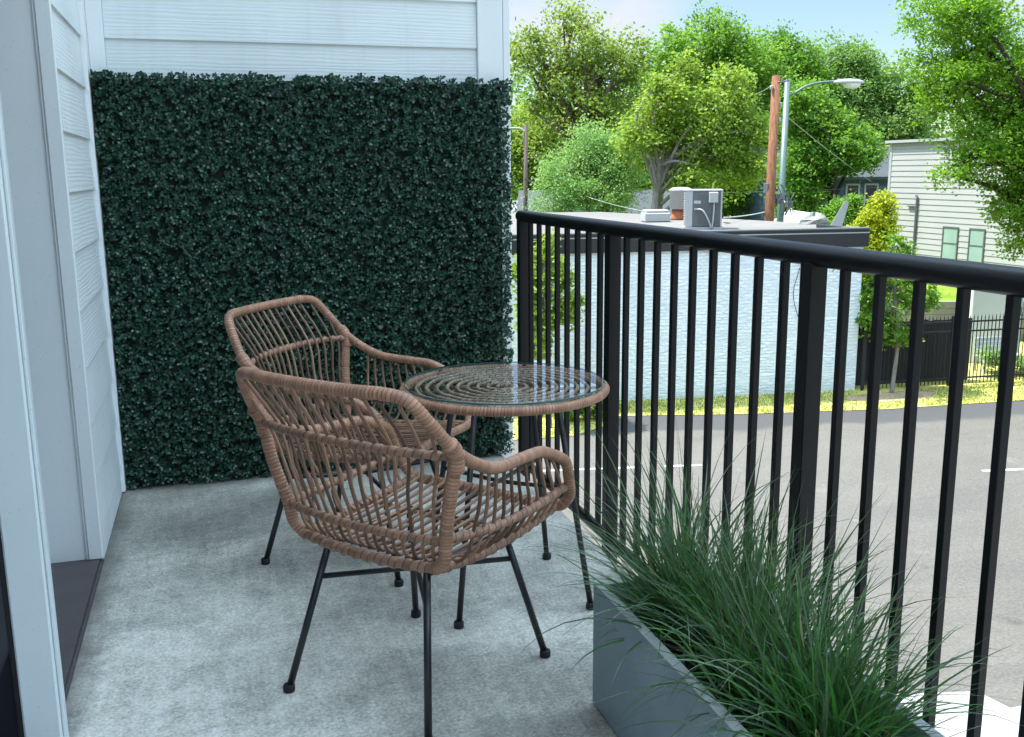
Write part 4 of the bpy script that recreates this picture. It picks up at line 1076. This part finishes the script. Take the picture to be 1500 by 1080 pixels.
tree('shade_tree', gnd(850, 300, 50), [lobe(840, 70, 50, 150, 110), lobe(800, 130, 50, 110, 110), lobe(885, 130, 50, 130, 140), lobe(845, 200, 50, 190, 130), lobe(915, 85, 50, 70, 90), lobe(770, 70, 50, 60, 60), lobe(840, 25, 50, 90, 50)], 400, 13, .30, .80, 'olive', 'brown',
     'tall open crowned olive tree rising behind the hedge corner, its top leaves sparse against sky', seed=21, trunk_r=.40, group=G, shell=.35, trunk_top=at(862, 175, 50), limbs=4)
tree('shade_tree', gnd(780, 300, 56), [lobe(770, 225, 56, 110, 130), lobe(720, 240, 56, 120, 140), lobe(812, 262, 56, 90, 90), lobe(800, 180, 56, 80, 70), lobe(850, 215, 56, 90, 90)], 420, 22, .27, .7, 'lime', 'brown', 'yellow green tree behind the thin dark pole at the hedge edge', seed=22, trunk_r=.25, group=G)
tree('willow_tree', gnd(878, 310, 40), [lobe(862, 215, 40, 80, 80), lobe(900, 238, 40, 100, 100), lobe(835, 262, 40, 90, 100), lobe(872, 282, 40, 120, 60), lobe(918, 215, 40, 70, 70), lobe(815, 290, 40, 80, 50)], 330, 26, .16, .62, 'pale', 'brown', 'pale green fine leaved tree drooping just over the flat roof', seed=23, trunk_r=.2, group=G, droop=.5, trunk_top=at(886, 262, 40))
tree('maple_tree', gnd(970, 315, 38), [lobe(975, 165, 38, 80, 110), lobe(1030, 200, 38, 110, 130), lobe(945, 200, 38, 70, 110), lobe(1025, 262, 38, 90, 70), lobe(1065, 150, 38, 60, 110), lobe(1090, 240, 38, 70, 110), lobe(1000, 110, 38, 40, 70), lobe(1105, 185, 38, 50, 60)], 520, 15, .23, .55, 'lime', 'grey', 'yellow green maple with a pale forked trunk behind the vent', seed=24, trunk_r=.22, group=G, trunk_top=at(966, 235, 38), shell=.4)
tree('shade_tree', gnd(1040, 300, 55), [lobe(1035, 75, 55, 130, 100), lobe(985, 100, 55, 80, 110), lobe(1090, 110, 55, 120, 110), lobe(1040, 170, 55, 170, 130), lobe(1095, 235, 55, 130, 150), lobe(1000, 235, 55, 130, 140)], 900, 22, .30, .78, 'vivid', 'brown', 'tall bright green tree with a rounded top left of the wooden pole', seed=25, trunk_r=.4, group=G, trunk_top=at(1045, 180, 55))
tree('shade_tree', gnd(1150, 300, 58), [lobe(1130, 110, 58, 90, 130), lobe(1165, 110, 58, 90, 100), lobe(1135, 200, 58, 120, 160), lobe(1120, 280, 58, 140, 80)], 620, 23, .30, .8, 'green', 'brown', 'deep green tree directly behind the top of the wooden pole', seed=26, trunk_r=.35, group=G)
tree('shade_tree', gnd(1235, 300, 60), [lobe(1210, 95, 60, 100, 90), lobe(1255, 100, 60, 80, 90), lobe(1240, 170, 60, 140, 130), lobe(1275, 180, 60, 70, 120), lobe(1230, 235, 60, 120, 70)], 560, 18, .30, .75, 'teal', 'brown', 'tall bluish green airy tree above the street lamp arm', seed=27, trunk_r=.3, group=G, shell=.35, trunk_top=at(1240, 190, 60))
tree('shade_tree', gnd(1222, 310, 46), [lobe(1180, 165, 46, 80, 90), lobe(1210, 205, 46, 110, 90), lobe(1175, 245, 46, 80, 80), lobe(1250, 225, 46, 80, 60), lobe(1170, 290, 46, 70, 70)], 480, 20, .25, .6, 'vivid', 'dark', 'bright green tree with dark twin trunks right of the street lamp pole', seed=28, trunk_r=.3, group=G, trunk_top=at(1218, 240, 46), stems=2)
tree('shade_tree', gnd(950, 300, 64), [lobe(945, 150, 64, 100, 150), lobe(900, 200, 64, 110, 150), lobe(965, 240, 64, 110, 130)], 420, 22, .33, .85, 'green', 'brown', 'deep green tree filling the gap between the olive tree and the tall bright tree', seed=41, trunk_r=.3, group=G)
tree('shade_tree', gnd(1290, 300, 66), [lobe(1265, 215, 66, 130, 130), lobe(1310, 250, 66, 90, 90)], 260, 22, .33, .85, 'green', 'brown', 'dark green tree low behind the blue house', seed=42, trunk_r=.3, group=G)
tree('shade_tree', gnd(1075, 300, 62), [lobe(1040, 285, 62, 120, 70), lobe(1110, 280, 62, 110, 80), lobe(1165, 285, 62, 70, 70)], 260, 20, .33, .8, 'green', 'dark', 'low dark green tree filling the shade between the air conditioner and the wooden pole', seed=43, trunk_r=.25, group=G)
tree('shade_tree', gnd(880, 300, 62), [lobe(850, 270, 62, 130, 80), lobe(915, 255, 62, 90, 90), lobe(800, 275, 62, 70, 70)], 260, 20, .33, .8, 'green', 'dark', 'low green tree in the shade behind the pale drooping tree', seed=44, trunk_r=.25, group=G)
tree('slender_tree', gnd(1320, 300, 58), [lobe(1315, 125, 58, 40, 60), lobe(1345, 140, 58, 60, 80), lobe(1325, 185, 58, 80, 70), lobe(1330, 215, 58, 50, 60)], 210, 15, .28, .62, 'teal', 'dark', 'slender dark stemmed tree standing above the end of the beige house', seed=29, trunk_r=.16, group=G, shell=.3, trunk_top=at(1319, 140, 58))
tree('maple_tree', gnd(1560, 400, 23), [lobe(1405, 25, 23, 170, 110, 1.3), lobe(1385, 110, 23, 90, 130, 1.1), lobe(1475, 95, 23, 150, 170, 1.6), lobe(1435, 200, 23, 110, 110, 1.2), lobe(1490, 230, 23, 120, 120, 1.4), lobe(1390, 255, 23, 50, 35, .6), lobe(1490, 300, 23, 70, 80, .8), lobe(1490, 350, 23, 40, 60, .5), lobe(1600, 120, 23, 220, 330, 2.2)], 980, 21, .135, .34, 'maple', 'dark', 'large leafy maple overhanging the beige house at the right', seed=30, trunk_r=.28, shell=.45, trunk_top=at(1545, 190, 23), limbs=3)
tree('young_tree', (16.105, 19.771, LOT), [lobe(1308, 400, 24.1, 90, 70), lobe(1306, 450, 24.1, 105, 80), lobe(1345, 425, 24.1, 60, 60), lobe(1275, 430, 24.1, 40, 70), lobe(1315, 362, 24.1, 42, 44), lobe(1305, 495, 24.1, 60, 40)], 120, 15, .11, .24, 'vivid', 'grey', 'young tree with a straight pale trunk in front of the black picket fence', cat='young tree', seed=31, trunk_r=.055, trunk_top=at(1309, 400, 24.1), group='young trees by the white building')
yb = on_z(806, 628, LOT)
dd_ = (Vector(yb)-Vector(CAMPOS)).dot(Vector(AX[2]))
tree('young_tree', yb, [lobe(800, 400, dd_, 60, 90), lobe(805, 440, dd_, 80, 90), lobe(830, 445, dd_, 45, 60), lobe(788, 480, dd_, 60, 80), lobe(775, 420, dd_, 50, 120), lobe(800, 365, dd_, 30, 40)], 150, 16, .11, .22, 'lime', 'grey', 'young yellow green tree seen through the far balusters against the white wall', cat='young tree', seed=32, trunk_r=.05, trunk_top=at(803, 410, dd_), group='young trees by the white building')
tree('forsythia_bush', gnd(1285, 360, 33), [lobe(1285, 332, 33, 52, 60), lobe(1296, 303, 33, 26, 44), lobe(1268, 350, 33, 42, 50), lobe(1280, 390, 33, 70, 110)], 320, 22, .12, .3, 'yellow', 'brown', 'bright yellow bush between the flat roof and the beige house', cat='bush', seed=33, trunk_r=.06, stems=3)
tree('leafy_bush', gnd(1236, 330, 37), [lobe(1234, 312, 37, 42, 32), lobe(1250, 298, 37, 18, 24), lobe(1225, 328, 37, 50, 34)], 150, 18, .17, .34, 'vivid', 'brown', 'bright green bush just past the roof end, left of the yellow bush', cat='bush', seed=34, trunk_r=.06, stems=3)
p_ = on_z(872, 616, LOT)
tree('low_shrub', p_, [((p_.x, p_.y, LOT+.35), (.55, .35, .30)), ((p_.x-.5, p_.y+.05, LOT+.25), (.35, .3, .22))], 60, 14, .09, .14, 'green', 'brown', 'low dark shrub on the verge below the table edge', cat='shrub', seed=35, trunk_r=.03, limbs=1)
p_ = Vector((20.1, 20.5, LOT))
tree('low_shrub', p_, [((p_.x, p_.y, LOT+.45), (.6, .35, .42)), ((p_.x+.7, p_.y, LOT+.3), (.4, .3, .3))], 60, 12, .09, .16, 'pale', 'brown', 'low pale shrub seen through the picket fence left of the bench', cat='shrub', seed=36, trunk_r=.03, limbs=1)
p_ = at(1272, 470, 27)
tree('flowering_shrub', Vector((p_.x, p_.y, LOT)), [((p_.x, p_.y, p_.z), (.35, .3, .55)), ((p_.x+.4, p_.y, p_.z-.5), (.5, .4, .5))], 70, 10, .10, .16, 'pale', 'brown', 'pale shrub over the fence at the white building corner', cat='shrub', seed=37, trunk_r=.03, limbs=1)
# the far wood that closes the view
def far_wood():
    rng = np.random.default_rng(77); V = []
    n = 9000
    th = rng.uniform(math.radians(-5), math.radians(75), n); R_ = rng.uniform(74, 100, n)
    x = CX+R_*np.sin(th); y = R_*np.cos(th)
    top = 9.0+2.2*np.sin(th*9)+1.4*np.sin(th*23+1)+1.0*np.sin(th*51)
    z = LOT+(top-LOT)*rng.uniform(0, 1, n)**1.1
    C0 = np.stack([x, y, z], 1); k = 9
    P = np.repeat(C0, k, 0)+rng.normal(0, .75, (n*k, 3))
    D = rand_dirs(rng, n*k); Nn = unit(np.array([0, -.2, .8])+rng.normal(0, .7, (n*k, 3))); S = unit(np.cross(D, Nn)); q = rng.uniform(.24, .46, (n*k, 1))
    return np.stack([P-D*q*.5, P+S*q*.36, P+D*q*.5, P-S*q*.36], 1).reshape(-1, 3)
tag(faces_obj('far_wood', far_wood(), 4, LEAF['green']), 'mass of distant green trees closing the view behind the houses', 'woodland', kind='stuff')
